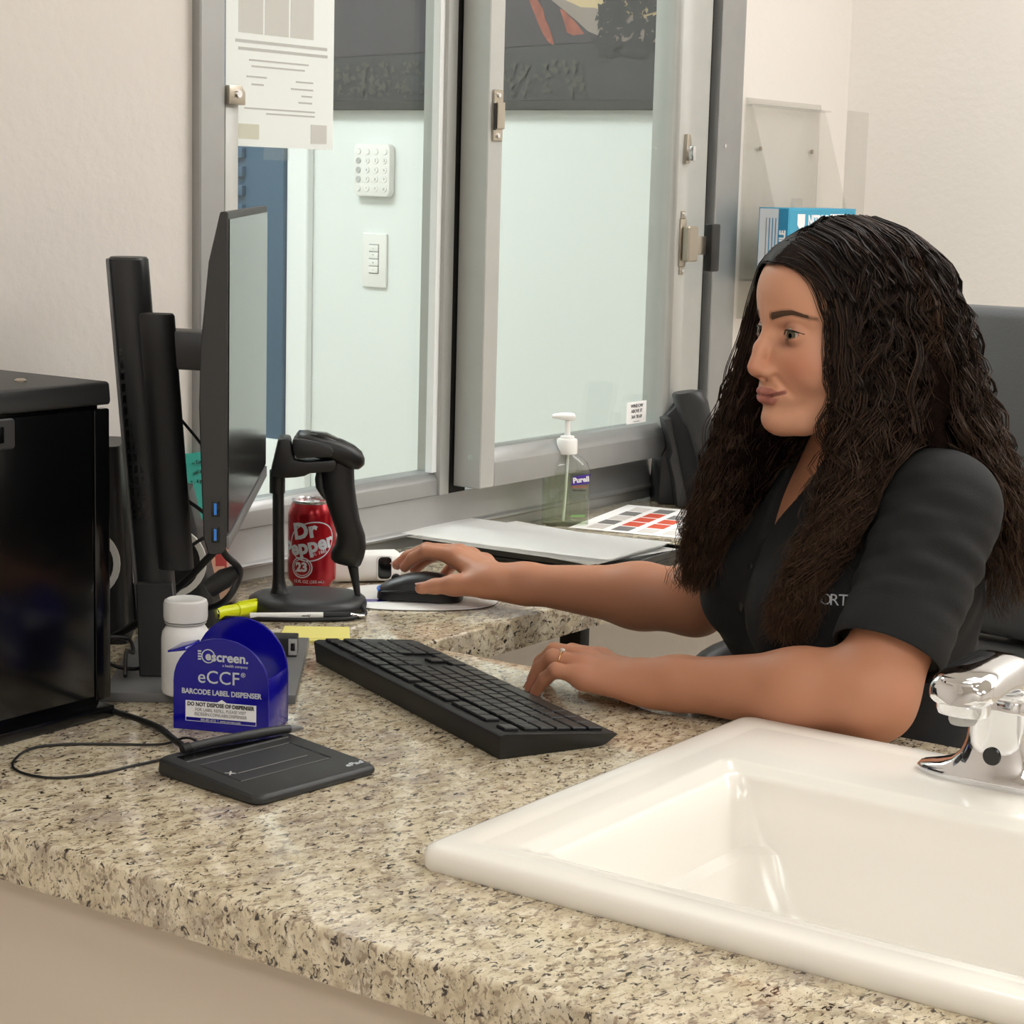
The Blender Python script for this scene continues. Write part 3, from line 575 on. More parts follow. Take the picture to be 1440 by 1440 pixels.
cable('thin black tether cord looping on the granite in front of the lockbox', [(1.332, 1.300, .7535), (1.352, 1.330, .744), (1.309, 1.345, .7418), (1.262, 1.352, .7418), (1.228, 1.374, .7418), (1.222, 1.410, .7418), (1.240, 1.440, .7418), (1.283, 1.462, .7418), (1.318, 1.443, .7418), (1.345, 1.410, .7418), (1.368, 1.372, .744), (1.372, 1.345, .7545), (1.358, 1.314, .758), (1.337, 1.299, .759)], .0013, 'cord', 10)
# ------------------------------------------------------------------ keyboard
kb = thing('keyboard', 'black full-size computer keyboard lying diagonally on the granite', 'keyboard', (1.547, 1.094, T), math.radians(64.6))
KW, KD = .447, .136
# local: x to the typist's right, y from the rear edge (0) towards typist is -y
def kprofile():
    bm = bmesh.new()
    prof = [(0, .0), (.002, .0245), (-.004, .0262), (-KD+.004, .0130), (-KD, .0105), (-KD+.014, .002), (-.110, .0)]
    A = [bm.verts.new((0.0 if z > .012 else .004, y, z)) for y, z in prof]; B = [bm.verts.new((KW if z > .012 else KW-.004, y, z)) for y, z in prof]
    n = len(prof); bm.faces.new(A); bm.faces.new(B[::-1])
    for i in range(n): bm.faces.new((A[i], A[(i+1) % n], B[(i+1) % n], B[i]))
    bmesh.ops.recalc_face_normals(bm, faces=bm.faces); bevel(bm, .0014, 2, 25)
    return fin(bm, 35)
link('case', kprofile(), M['kbody'], kb)
slope = math.atan2(.0132, KD-.008); zk = lambda y: .0262+(y+.004)*math.tan(slope)
U_ = .01905; kmesh = {}
def key(x, y, wu, hu=1):
    k = (wu, hu)
    if k not in kmesh:
        a, b = wu*U_-.0028, hu*U_*.97-.0028
        kmesh[k] = loft([[(-a/2+i, -b/2+i, z), (a/2-i, -b/2+i, z), (a/2-i, b/2-i, z), (-a/2+i, b/2-i, z)] for i, z in ((0, -.0008), (0, .0026), (.0008, .0036))], True, None)
        kmesh[k].materials.append(M['keyc'])
    o = bpy.data.objects.new('key', kmesh[k]); COL.objects.link(o); o.parent = kb; o.location = (x, y, zk(y)); o.rotation_euler = (slope, 0, 0)
def row(y, x0, spec):
    x = x0
    for s in spec:
        if s < 0: x += -s*U_
        else: key(x+s*U_/2, y, s); x += s*U_
x0 = .0095; RY = lambda r: -.0165-(0 if r == 0 else .0225+(r-1)*U_*.97)
row(RY(0), x0, [1, -1, 1, 1, 1, 1, -.5, 1, 1, 1, 1, -.5, 1, 1, 1, 1, -.25, 1, 1, 1, -.25, 1, 1, 1, 1])
row(RY(1), x0, [1]*13+[2, -.25, 1, 1, 1, -.25, 1, 1, 1, 1])
row(RY(2), x0, [1.5]+[1]*12+[1.5, -.25, 1, 1, 1, -.25, 1, 1, 1])
row(RY(3), x0, [1.75]+[1]*11+[2.25, -.25, -3, -.25, 1, 1, 1])
row(RY(4), x0, [2.25]+[1]*10+[2.75, -.25, -1, 1, -1, -.25, 1, 1, 1])
row(RY(5), x0, [1.25, 1.25, 1.25, 6.25, 1.25, 1.25, 1.25, 1.25, -.25, 1, 1, 1, -.25, 2, 1])
for r in (2.5, 4.5): key(x0+22*U_, (RY(int(r))+RY(int(r)+1))/2, 1, 2)
for x in (.03, KW-.03): link('foot', box((x-.012, -.03, -.0), (x+.012, -.022, .002)), M['rubber'], kb)
# ------------------------------------------------------------------ barcode scanner and its stand
SCL = (1.958, 1.70, T); SCR = math.radians(-49.2); q = .911e-3
pxx = lambda px: (px-442)*q
pzz = lambda py: (855-py)*.93e-3
st = thing('scanner_stand', 'black barcode scanner stand with an oval base beside the red can', 'stand', SCL, SCR)
link('base', loft([sup(0, 0, z, .0775-i, .066-i, 48, 2.3) for z, i in ((0, .004), (.002, .001), (.008, 0), (.0135, .0018), (.0175, .007), (.0195, .016), (.0205, .03))], True, 50), M['black2'], st)
link('slot', box((-.064, .012, .0178), (-.054, .018, .0192), .0004), M['gloss'], st); link('badge', loft([sup(.048, .010, z, .009, .006, 24, 2.2) for z in (.0170, .0196)], True), M['black'], st)
link('post', loft([sup(pxx(c), 0, pzz(py), hw*q, hw*q, 24) for c, hw, py in ((404, 20, 839), (404, 15, 834), (402, 10.5, 826), (401, 8.6, 812), (400, 8.2, 740), (399.5, 8.2, 690), (399, 8.2, 682))], True, 50), M['black'], st)
link('post_collar', loft([sup(pxx(398), 0, pzz(py), 11*q, 11*q, 24) for py in (692, 689, 664, 660)], True, 40), M['black'], st)
link('cradle', prism([(pxx(a), pzz(b)) for a, b in ((399, 616), (404, 613), (416, 614), (419, 630), (423, 643), (440, 645), (466, 643), (478, 641), (482, 649), (478, 658), (468, 659), (444, 661), (436, 665), (424, 667), (408, 668), (388, 666), (390, 655))], -.024, .024, .003, 2, 'y'), M['black'], st)
sc = thing('barcode_scanner', 'black handheld barcode scanner resting in its stand, nose to the left', 'scanner', SCL, SCR)
def scan_loft(secs, n=28, p=2.4):
    rings = []
    for i, (px, py, hw, hd, ang) in enumerate(secs):      # section centre (px), half size in plane, half depth, section direction angle
        a = math.radians(ang); dx, dz = math.cos(a), math.sin(a); ring = []
        for k in range(n):
            t = 2*math.pi*k/n; c, s = math.cos(t), math.sin(t)
            u = hw*q*math.copysign(abs(c)**(2/p), c); v = hd*q*math.copysign(abs(s)**(2/p), s)
            ring.append((pxx(px)+u*dx, v, pzz(py)+u*dz))
        rings.append(ring)
    return loft(rings, True, 60)
link('head', scan_loft([(418, 628, 9, 18, 84), (420, 626, 13, 24, 84), (428, 622, 17.5, 29, 86), (440, 622, 18, 31, 90), (455, 625, 17.5, 31, 90), (472, 628, 17.5, 29, 86), (488, 634, 17.5, 26, 80), (500, 640, 17, 24, 68), (508, 645, 15, 20, 55), (513, 650, 11, 16, 45), (516, 654, 6, 9, 40)], 32, 2.6), M['black'], sc)
link('head_top', scan_loft([(424, 612, 3, 8, 90), (428, 610, 5.5, 18, 90), (444, 612, 7, 24, 92), (466, 614, 7, 24, 84), (486, 622, 6, 20, 74), (500, 629, 5, 14, 66), (508, 635, 3, 8, 60)], 28, 2.4), M['gloss'], sc)
link('side_pad', prism([(pxx(a), pzz(b)) for a, b in ((420, 612), (432, 612), (455, 616), (472, 621), (477, 630), (472, 637), (450, 638), (426, 640), (420, 630))], -.0315, -.026, .003, 2, 'y'), M['black2'], sc)
link('window', box((pxx(416.5), -.015, pzz(638)), (pxx(418), .015, pzz(618))), M['gloss'], sc)
link('handle', scan_loft([(486, 640, 22, 16, 0), (482, 660, 24, 17, 2), (484, 680, 23, 17, 4), (489, 705, 21.5, 17, 5), (496, 730, 19.5, 17, 4), (503, 750, 20, 17, 0), (503, 765, 22, 17.5, -6), (498, 778, 24, 17.5, -10), (496, 788, 22, 16, -12), (496, 792, 18, 12, -12)], 28, 2.5), M['black'], sc)
link('trigger', scan_loft([(460, 660, 7, 8, 0), (458, 672, 7.5, 9, 0), (459, 684, 7, 9, 4), (464, 694, 5, 8, 10), (470, 702, 3, 6, 10)], 18, 2.2), M['black2'], sc)
link('strain_relief', tube([(pxx(505), 0, pzz(788)), (pxx(509), -.002, pzz(810)), (pxx(514), -.008, pzz(838))], lambda t: (8.5-4.8*t)*q, 14, 5), M['rubber'], sc)
link('cord', tube([(pxx(514), -.008, pzz(838)), (pxx(519), -.030, pzz(845)), (pxx(523), -.058, pzz(848)), (.067, -.066, .0045), (.052, -.078, .0032), (.03, -.083, .0032), (-.02, -.086, .0032), (-.07, -.080, .0032), (-.115, -.075, .0032)], .0029, 8, 8), M['cable'], sc)
# ------------------------------------------------------------------ soda can
cn = thing('soda_can', 'red soda can with silver lettering behind the scanner stand', 'can', (2.070, 1.790, T), math.radians(-57))
link('body', lathe([(.0245, .0), (.0255, .001), (.0262, .004), (.0325, .012), (.033, .016), (.033, .102), (.0325, .106), (.0285, .1155), (.0272, .1175)], 48), M['red'], cn)
link('rim', lathe([(.0272, .1172), (.0280, .1185), (.0278, .1212), (.0262, .1218), (.0255, .1205), (.0248, .1165), (.0, .1165)], 48, 40, False), M['silver'], cn)
link('base_ring', lathe([(.0225, .0002), (.0245, .0), (.0252, .0011), (.0262, .0041), (.0256, .0045)], 40, 40, False), M['silver'], cn)
link('pull_tab', prism([(-.009, -.0075), (.009, -.0075), (.0105, 0), (.009, .0075), (-.009, .0075), (-.0105, 0)], .1176, .1192, .0005, 1), M['silver'], cn); link('tab_rivet', lathe([(.003, .1165), (.003, .1195), (.001, .120)], 12), M['silver'], cn)
def wrap(o, R=.0331):
    for v in o.data.vertices:      # flat lettering bent around the can
        a = v.co.x/R; rr = R+v.co.z; v.co = (rr*math.sin(a), -rr*math.cos(a), v.co.y)
def can_text(s, size, x, z, ma, tilt=.12, **k):
    o = text(s, size, ma, None, (x, z, .0001), (1, tilt, 0), (0, 1, 0), **k); bmx = bmesh.new(); bmx.from_mesh(o.data)
    bmesh.ops.subdivide_edges(bmx, edges=[e for e in bmx.edges if e.calc_length() > .004], cuts=2); bmx.to_mesh(o.data); bmx.free(); wrap(o); o.parent = cn
def can_ring(cx, cz, a, b, th, tilt=0, name='oval_band'):
    A = []
    for k in range(56):
        t = 2*math.pi*k/56; A.append((math.cos(t), math.sin(t)))
    bm = bmesh.new(); R1 = [bm.verts.new((cx+a*c*math.cos(tilt)-b*s*math.sin(tilt), cz+a*c*math.sin(tilt)+b*s*math.cos(tilt), .0001)) for c, s in A]
    R2 = [bm.verts.new((cx+(a-th)*c*math.cos(tilt)-(b-th)*s*math.sin(tilt), cz+(a-th)*c*math.sin(tilt)+(b-th)*s*math.cos(tilt), .0001)) for c, s in A]
    for i in range(56): bm.faces.new((R1[i], R1[(i+1) % 56], R2[(i+1) % 56], R2[i]))
    o = link(name, fin(bm), M['silverprint']); wrap(o); o.parent = cn
can_text('Dr', .030, -.006, .082, M['silverprint'], .18, bold=.0012); can_text('Pepper', .0275, -.003, .061, M['silverprint'], .22, bold=.001); can_text('Est. 1885', .0065, .014, .0525, M['silverprint'], .22)
can_ring(.004, .068, .034, .0265, .0016, .35); can_ring(-.010, .032, .0155, .0145, .0016); can_ring(-.010, .032, .0125, .0115, .0010)
can_text('23', .017, -.010, .032, M['silverprint'], .05, bold=.0008); can_text('12 FL OZ (355 mL)', .0055, .0, .0125, M['silverprint'], 0)
# ------------------------------------------------------------------ highlighter, pen, sticky notes
hl = thing('highlighter', 'yellow highlighter with black lettering lying behind the white bottle', 'highlighter', (1.842, 1.734, T+.0085), math.atan2(.012, .087)-math.radians(14))
link('barrel', tube([(-.052, 0, 0), (-.045, 0, 0), (.022, 0, 0)], .0082, 16, 3), M['yellow'], hl); link('cap', tube([(.016, 0, 0), (.030, 0, 0), (.046, 0, 0), (.054, 0, 0)], lambda t: .0092-.002*t*t, 16, 4), M['yellow'], hl); link('cap_clip', box((.020, -.002, .0085), (.050, .002, .0105), .0005), M['yellow'], hl)
link('print_band', tube([(-.049, 0, 0), (-.018, 0, 0)], .00835, 16, 2), M['ink'], hl)
text('HI-LIGHTER', .0078, M['yellow'], hl, (-.033, -.0080, .0042), (1, 0, 0), (0, .5, .86), bold=.0003, sx=.62)
pe = thing('pen', 'white and black ballpoint pen lying in front of the scanner base', 'pen', (1.905, 1.650, T+.0052), math.atan2(-.072, .071))
link('barrel', tube([(-.075, 0, 0), (-.05, 0, 0), (0, 0, 0), (.018, 0, 0)], .0049, 14, 3), M['white'], pe); link('grip', tube([(.017, 0, 0), (.030, 0, 0), (.052, 0, 0)], .0050, 14, 3), M['rubber'], pe); link('nose_cone', tube([(.052, 0, 0), (.058, 0, 0), (.070, 0, 0)], lambda t: .0048-.0034*t, 14, 4), M['chrome'], pe)
link('check_mark', boxes([((-.010, -.0053, .001), (-.002, -.0047, .002))]), M['ink'], pe)
text('V', .006, M['ink'], pe, (-.001, -.0050, .0010), (1, 0, 0), (0, 0, 1))
sn = thing('sticky_pad', 'yellow sticky note pad behind the left end of the keyboard', 'note pad', (1.841, 1.588, T), math.radians(-56))
link('pad', box((-.040, -.038, 0), (.040, .038, .0028), .0003), M['note'], sn); link('loose_sheet', prism([(-.036, -.036), (.047, -.022), (.040, .040), (-.040, .034)], .0030, .0034), M['note'], sn)
# ------------------------------------------------------------------ mouse pad, mouse, thermometer
mp_ = thing('mouse_pad', 'white mouse pad with a small blue logo under the mouse', 'mouse pad', (2.108, 1.635, T), math.radians(-49))
link('pad', loft([sup(0, 0, z, .108-i, .086-i, 48, 2.6) for z, i in ((0, 0), (.0018, 0), (.0022, .0008))], True, 40), M['white'], mp_); link('pad_edge', loft([sup(0, 0, z, .1083, .0863, 48, 2.6) for z in (0, .0010)], False), M['rubber'], mp_)
link('logo', loft([sup(-.066, -.030, z, .024, .0085, 28) for z in (.0021, .0024)], True), M['blue'], mp_)
ms = thing('mouse', 'black computer mouse under the right hand', 'mouse', (2.098, 1.622, T+.0022), math.radians(121))
def mouse_loft(sc=1, dz=0):
    rings = []
    for x, w_, h in ((-.056, .012, .010), (-.052, .022, .018), (-.042, .029, .028), (-.025, .0315, .0345), (-.005, .0305, .0365), (.015, .029, .034), (.035, .029, .028), (.048, .027, .0215), (.054, .022, .016), (.057, .014, .011)):
        ring = []
        for k in range(25):
            t = math.pi*k/24; ring.append((x, w_*math.copysign(abs(math.cos(t))**.75, math.cos(t)), .0015+(h-.0015)*math.sin(t)**.8))
        rings.append(ring)
    return loft(rings, True, 50)
link('body', mouse_loft(), M['black'], ms); link('side_strip', tube([(-.045, .0285, .013), (-.01, .0312, .015), (.03, .0297, .014), (.05, .025, .012)], .0016, 8, 5), M['gloss'], ms)
link('wheel', prism([(.034+.006*math.cos(2*math.pi*k/18), .0265+.006*math.sin(2*math.pi*k/18)) for k in range(18)], -.0032, .0032, .001, 1, 'y'), M['rubber'], ms); link('front_trim', tube([(.053, -.018, .0125), (.0575, 0, .0125), (.053, .018, .0125)], .0022, 8, 5), M['lblue'], ms)
th = thing('thermometer', 'white handheld thermometer with a black lens window behind the mouse', 'thermometer', (2.150, 1.765, T), math.radians(-40))
link('body', loft([[(x, y, z+dz*0) for (y, z, _) in sup(0, .021, 0, a, b, 28, 3.4)] for x, a, b, dz in ((-.062, .014, .014, 0), (-.060, .018, .018, 0), (-.04, .020, .0205, 0), (.0, .021, .021, 0), (.034, .022, .0212, 0), (.046, .022, .0212, 0), (.050, .019, .0185, 0))], True, 40), M['white'], th)
link('grip_end', loft([[(x, y, z) for (y, z, _) in sup(0, .021+dz, 0, a, b, 28, 3.0)] for x, a, b, dz in ((.048, .016, .014, 0), (.06, .017, .016, .003), (.078, .016, .014, .006), (.084, .011, .009, .007))], True, 40), M['white'], th)
link('lens_window', prism([(a[0], a[1]) for a in rrect(.017, .006, .036, .037, .006, 0)], -.0232, -.0205, .001, 2, 'y'), M['gloss'], th); link('lens_bezel', prism([(a[0], a[1]) for a in rrect(.0145, .0035, .0385, .0395, .007, 0)], -.0222, -.019, .001, 1, 'y'), M['white'], th)
# ------------------------------------------------------------------ papers on a black tray
bt = thing('document_tray', 'black document tray under the loose white papers', 'tray', (2.485, 1.668, T), math.radians(4))
link('tray', boxes([((-.105, -.17, 0), (.105, .17, .012)), ((-.105, -.17, .012), (-.101, .17, .022)), ((.101, -.17, .012), (.105, .17, .022)), ((-.101, -.17, .012), (.101, -.166, .022))], .001), M['gloss'], bt)
def sheet(w_, h, warp, seed, n=10):
    bm = bmesh.new(); r = random.Random(seed); A = []
    for i in range(n+1):
        A.append([])
        for j in range(n+1):
            x, y = (i/n-.5)*w_, (j/n-.5)*h
            A[i].append(bm.verts.new((x, y, warp*(math.sin(i/n*2.6+seed)*.5+(j/n-.5)**2*1.4)+.0006)))
    for i in range(n):
        for j in range(n): bm.faces.new((A[i][j], A[i+1][j], A[i+1][j+1], A[i][j+1]))
    bmesh.ops.solidify(bm, geom=bm.faces[:], thickness=.0004); return fin(bm, 60)
def paper(label, x, y, z, rz, w_, h, warp, seed):
    t = thing('paper_sheet', label, 'paper', (x, y, z), rz, 'loose sheets on the black tray'); link('sheet', sheet(w_, h, warp, seed), M['paper'], t); return t
paper('white paper sheet at the bottom of the loose stack, its right corner sticking out', 2.478, 1.672, T+.0235, math.radians(-7), .205, .325, .001, 2)
paper('white paper sheet in the middle of the loose stack on the tray', 2.455, 1.682, T+.0265, math.radians(2), .200, .335, .002, 4)
paper('white paper sheet on top of the loose stack, left corner curling up', 2.452, 1.680, T+.0305, math.radians(5), .200, .352, .004, 1)
cs = thing('calendar_sheet', 'printed schedule sheet with red and grey boxes by the sanitizer bottle', 'paper', (2.880, 1.735, T), math.radians(12))
link('sheet', box((-.140, -.098, .0002), (.140, .098, .0007)), M['paper'], cs)
for i in range(5):
    for j in range(4):
        ma = M['redprint'] if (i, j) in ((1, 2), (2, 2), (2, 1), (1, 1), (3, 2)) else (M['greyprint'] if (i+j) % 2 == 0 and j != 0 else M['notice_box'])
        link('printed_cell', box((-.125+i*.050, -.085+j*.043, .0007), (-.125+i*.050+.043, -.085+j*.043+.030, .0009)), ma, cs)
# ------------------------------------------------------------------ hand sanitizer
hs = thing('sanitizer_bottle', 'clear pump bottle of green hand sanitizer by the window sash', 'bottle', (2.746, 1.826, T), math.radians(-40))
def bot(sc_, top, base=0):
    return loft([sup(0, 0, z, a*sc_, b*sc_, 40, p) for z, a, b, p in ((base, .036, .020, 4), (base+.003, .038, .022, 4), (.05, .038, .022, 4), (.092, .038, .022, 4), (.104, .034, .020, 3.4), (.113, .024, .016, 2.6), (.119, .0135, .0125, 2), (.128, .0130, .0125, 2)) if z <= top], True, 50)
link('bottle_shell', bot(1, 1), M['clear'], hs); link('gel', loft([sup(0, 0, z, .0365, .0205, 40, 4) for z in (.003, .005, .07, .088)], True, 50), M['green'], hs)
link('neck_collar', lathe([(.0165, .118), (.0172, .120), (.0172, .140), (.0160, .1425)], 30), M['white'], hs); link('collar_step', lathe([(.0115, .142), (.0115, .147), (.006, .148)], 24), M['white'], hs)
link('pump_stem', lathe([(.0048, .146), (.0048, .172)], 16), M['white'], hs)
link('pump_head', loft([[(x, y, z) for (y, z, _) in sup(0, zc, 0, a, b, 20, 2.2)] for x, zc, a, b in ((.012, .178, .004, .004), (.010, .1785, .0075, .006), (0, .179, .0085, .0068), (-.010, .1795, .0078, .006), (-.022, .180, .0058, .004), (-.027, .1795, .0045, .003))], True, 50), M['white'], hs)
link('dip_tube', tube([(.002, 0, .12), (.0, 0, .06), (-.003, 0, .006)], .0024, 10, 4), M['tubew'], hs)
link('front_label', box((.0005, -.02260, .012), (.0285, -.02225, .088)), M['clear'], hs)
pfl = link('logo_banner', prism([(.003, .068), (.0325, .071), (.0350, .087), (.005, .083)], -.0232, -.0226, axis='y'), M['purple'], hs)
text('Purell', .0120, M['printw'], hs, (.0188, -.0235, .0773), (1, 0, .1), (0, 0, 1), bold=.0005, sx=1.0)
text('ADVANCED', .0048, M['redprint'], hs, (.0165, -.0230, .0655), (1, 0, 0), (0, 0, 1)); text('Hand Sanitizer', .0040, M['ink'], hs, (.0165, -.0230, .0600), (1, 0, 0), (0, 0, 1)); text('Kills 99.99%', .0046, M['inkg'], hs, (.0165, -.0230, .0480), (1, 0, 0), (0, 0, 1)); text('of most germs', .0042, M['inkg'], hs, (.0165, -.0230, .0425), (1, 0, 0), (0, 0, 1))
link('green_foot_band', box((.003, -.0230, .0155), (.0275, -.0226, .0195)), mat('label_green', '#7fa96a', .5), hs)
# ------------------------------------------------------------------ desk phone
ph = thing('desk_phone', 'charcoal desk phone with upright handset in the corner by the window', 'phone', (3.06, 1.775, T), math.radians(-48))
def slab(poly, y0, y1, ma, name, bev=.003): return link(name, prism(poly, y0, y1, bev, 2, 'y'), ma, ph)
# side profile in (x right, z up); depth along y
slab([(-.050, 0), (.10, 0), (.125, .03), (.02, .18), (-.012, .188), (-.048, .150), (-.038, .10), (-.047, .085)], .02, .11, M['chairblk'], 'base_body')
slab([(-.052, .155), (-.040, .158), (-.004, .004), (-.022, 0), (-.030, .05), (-.040, .085), (-.035, .10)], -.02, .03, M['black2'], 'cradle_plate', .0015)
link('handset', loft([[(x+u*math.cos(a), y, z+u*math.sin(a)) for (u, y, _) in sup(0, -.035, 0, hw, .024, 24, 3)] for x, z, hw, a in ((-.020, .206, .020, .15), (-.017, .204, .026, .2), (-.008, .185, .028, .25), (.006, .15, .024, .30), (.016, .115, .020, .28), (.026, .08, .020, .24), (.036, .045, .025, .2), (.041, .018, .026, .15), (.042, .010, .022, .1))], True, 50), M['black2'], ph)
slab([(.070, .145), (.086, .15), (.11, .05), (.094, .045)], -.02, .02, M['paper'], 'directory_card', .0005)
# ------------------------------------------------------------------ glove box in its clear wall holder
gh = thing('glove_box_holder', 'clear acrylic wall holder beside the window', 'holder', (3.415, 1.895, 1.05))
link('back_plate', box((0, -.006, 0), (.305, -.003, .415), .0006), M['acrylic'], gh)
link('front_strip', box((-.0, -.112, .0), (.04, -.109, .23), .0006), M['acrylic'], gh); link('front_strip', box((.215, -.112, 0), (.305, -.109, .40), .0006), M['acrylic'], gh)
side = [(-.006, 0), (-.112, 0), (-.112, .175), (-.085, .175), (-.02, .395), (-.006, .415)]
for x in (0, .302): link('side_plate', prism(side, x, x+.003, .0004, 1, 'x'), M['acrylic'], gh)
link('top_lip', box((0, -.03, .4), (.305, -.003, .403)), M['acrylic'], gh); link('shelf', box((.003, -.109, .072), (.302, -.006, .075)), M['acrylic'], gh)
for x in (.06, .275): link('screw', disc((x, -.0085, .322), .0045, 'y', .003, 12), M['steel'], gh)
gb = thing('glove_box', 'blue and white box of nitrile gloves in the clear wall holder', 'box', (3.37, 1.828, 1.1255))
link('carton', box((0, -.062, 0), (.280, 0, .137), .0008), M['glovebox'], gb)
link('end_print', boxes([((-.0004, -.060, .002), (0, -.002, .135))]), mat('carton_pale', '#d9dfe6', .6), gb); link('end_band', boxes([((-.0007, -.0615, .002), (-.0004, -.0415, .135))]), M['glovedark'], gb)
link('front_print', box((.004, -.0625, .004), (.276, -.062, .133)), M['glovebox'], gb); link('front_band', box((.10, -.0628, .004), (.276, -.0624, .045)), M['glovedark'], gb)
text('NITRILE', .030, M['printw'], gb, (.118, -.0629, .112), (1, 0, 0), (0, 0, 1), bold=.0012, sx=.78)
link('shield', prism([(.034, .126), (.064, .126), (.064, .106), (.049, .094), (.034, .106)], -.0632, -.0628, axis='y'), M['printw'], gb)
for k in range(3): link('print_line', box((.168, -.0629, .123-k*.008), (.236, -.0627, .1265-k*.008)), M['printw'], gb)
text('NITRILE', .017, M['printw'], gb, (-.0009, -.0515, .066), (0, 0, 1), (0, 1, 0), bold=.0008, )
for k in range(4): link('print_line', box((-.0008, -.037+k*.0065, .012), (-.0004, -.0352+k*.0065, .118)), M['glovedark'] if k < 3 else M['inkg'], gb)
link('corner_mark', box((-.0009, -.012, .006), (-.0005, -.003, .020)), M['glovedark'], gb)
# ------------------------------------------------------------------ office chair
oc = thing('office_chair', 'grey leather office chair behind the woman', 'chair', (2.62, 1.0, 0), math.radians(172))
def cushion(hw, hh, d, p=5, n=40):
    return loft([[(x, y*s, z*s2) for (y, z, _) in sup(0, 0, 0, hw, hh, n, p)] for x, s, s2 in ((-d*.5, .90, .92), (-d*.42, .965, .975), (-d*.15, 1, 1), (d*.2, 1, 1), (d*.42, .965, .975), (d*.5, .88, .92))], True, 60)
bk = link('backrest', cushion(.245, .225, .085), M['leather'], oc); bk.location = (-.02, 0, .920); bk.rotation_euler = (0, math.radians(-5), 0)
link('piping', tube([(0, .24*math.copysign(abs(math.cos(t))**.4, math.cos(t)), .22*math.copysign(abs(math.sin(t))**.4, math.sin(t))) for t in [2*math.pi*k/40 for k in range(41)]], .003, 6, 2), M['chairblk'], bk)
lo = link('lumbar_panel', cushion(.225, .09, .075), M['leather'], oc); lo.location = (-.005, 0, .60)
st_ = link('seat', loft([sup(.27, 0, z, a, b, 40, 4) for z, a, b in ((.33, .22, .22), (.34, .245, .245), (.38, .25, .25), (.405, .24, .24), (.415, .20, .20))], True, 60), M['leather'], oc)
for s in (-1, 1): link('armrest', tube([(.10, s*.27, .37), (.02, s*.285, .60), (.05, s*.29, .655), (.28, s*.29, .66), (.34, s*.285, .60), (.34, s*.265, .37)], .017, 10, 5), M['chairblk'], oc)
link('back_bar', box((-.065, -.03, .42), (-.045, .03, .80), .004), M['chairblk'], oc); link('gas_column', lathe([(.028, .10), (.028, .25), (.019, .25), (.019, .335)], 20), M['chairblk'], oc).location = (.25, 0, 0)
for k in range(5):
    a = 2*math.pi*k/5; l_ = link('base_arm', tube([(.25, 0, .11), (.25+.15*math.cos(a), .15*math.sin(a), .10), (.25+.29*math.cos(a), .29*math.sin(a), .075)], .018, 8, 3), M['chairblk'], oc)
    link('caster', prism([(.028*math.cos(2*math.pi*j/16), .028+.028*math.sin(2*math.pi*j/16)) for j in range(16)], -.02, .02, .004, 1, 'y'), M['rubber'], oc).location = (.25+.29*math.cos(a), .29*math.sin(a), 0)
# ================================================================== the woman
def A_(*v): return np.array(v, float)
def smin(a, b, k):
    h = np.clip(.5+.5*(b-a)/k, 0, 1); return b*(1-h)+a*h-k*h*(1-h)
def smax(a, b, k): return -smin(-a, -b, k)
def cap(p, a, b, ra, rb):
    a = np.asarray(a, float); b = np.asarray(b, float); d = b-a
    t = np.clip(((p-a)@d)/(d@d), 0, 1); return np.linalg.norm(p-a-t[:, None]*d, axis=1)-(ra+(rb-ra)*t)
def ell(p, c, r, F=None):
    q_ = p-np.asarray(c, float)
    if F is not None: q_ = q_@F.T
    r = np.asarray(r, float); k0 = np.linalg.norm(q_/r, axis=1); k1 = np.linalg.norm(q_/(r*r), axis=1)
    return k0*(k0-1)/np.maximum(k1, 1e-9)
def frame(deg):
    a = math.radians(deg); return np.array([[math.cos(a), math.sin(a), 0], [-math.sin(a), math.cos(a), 0], [0, 0, 1.]])
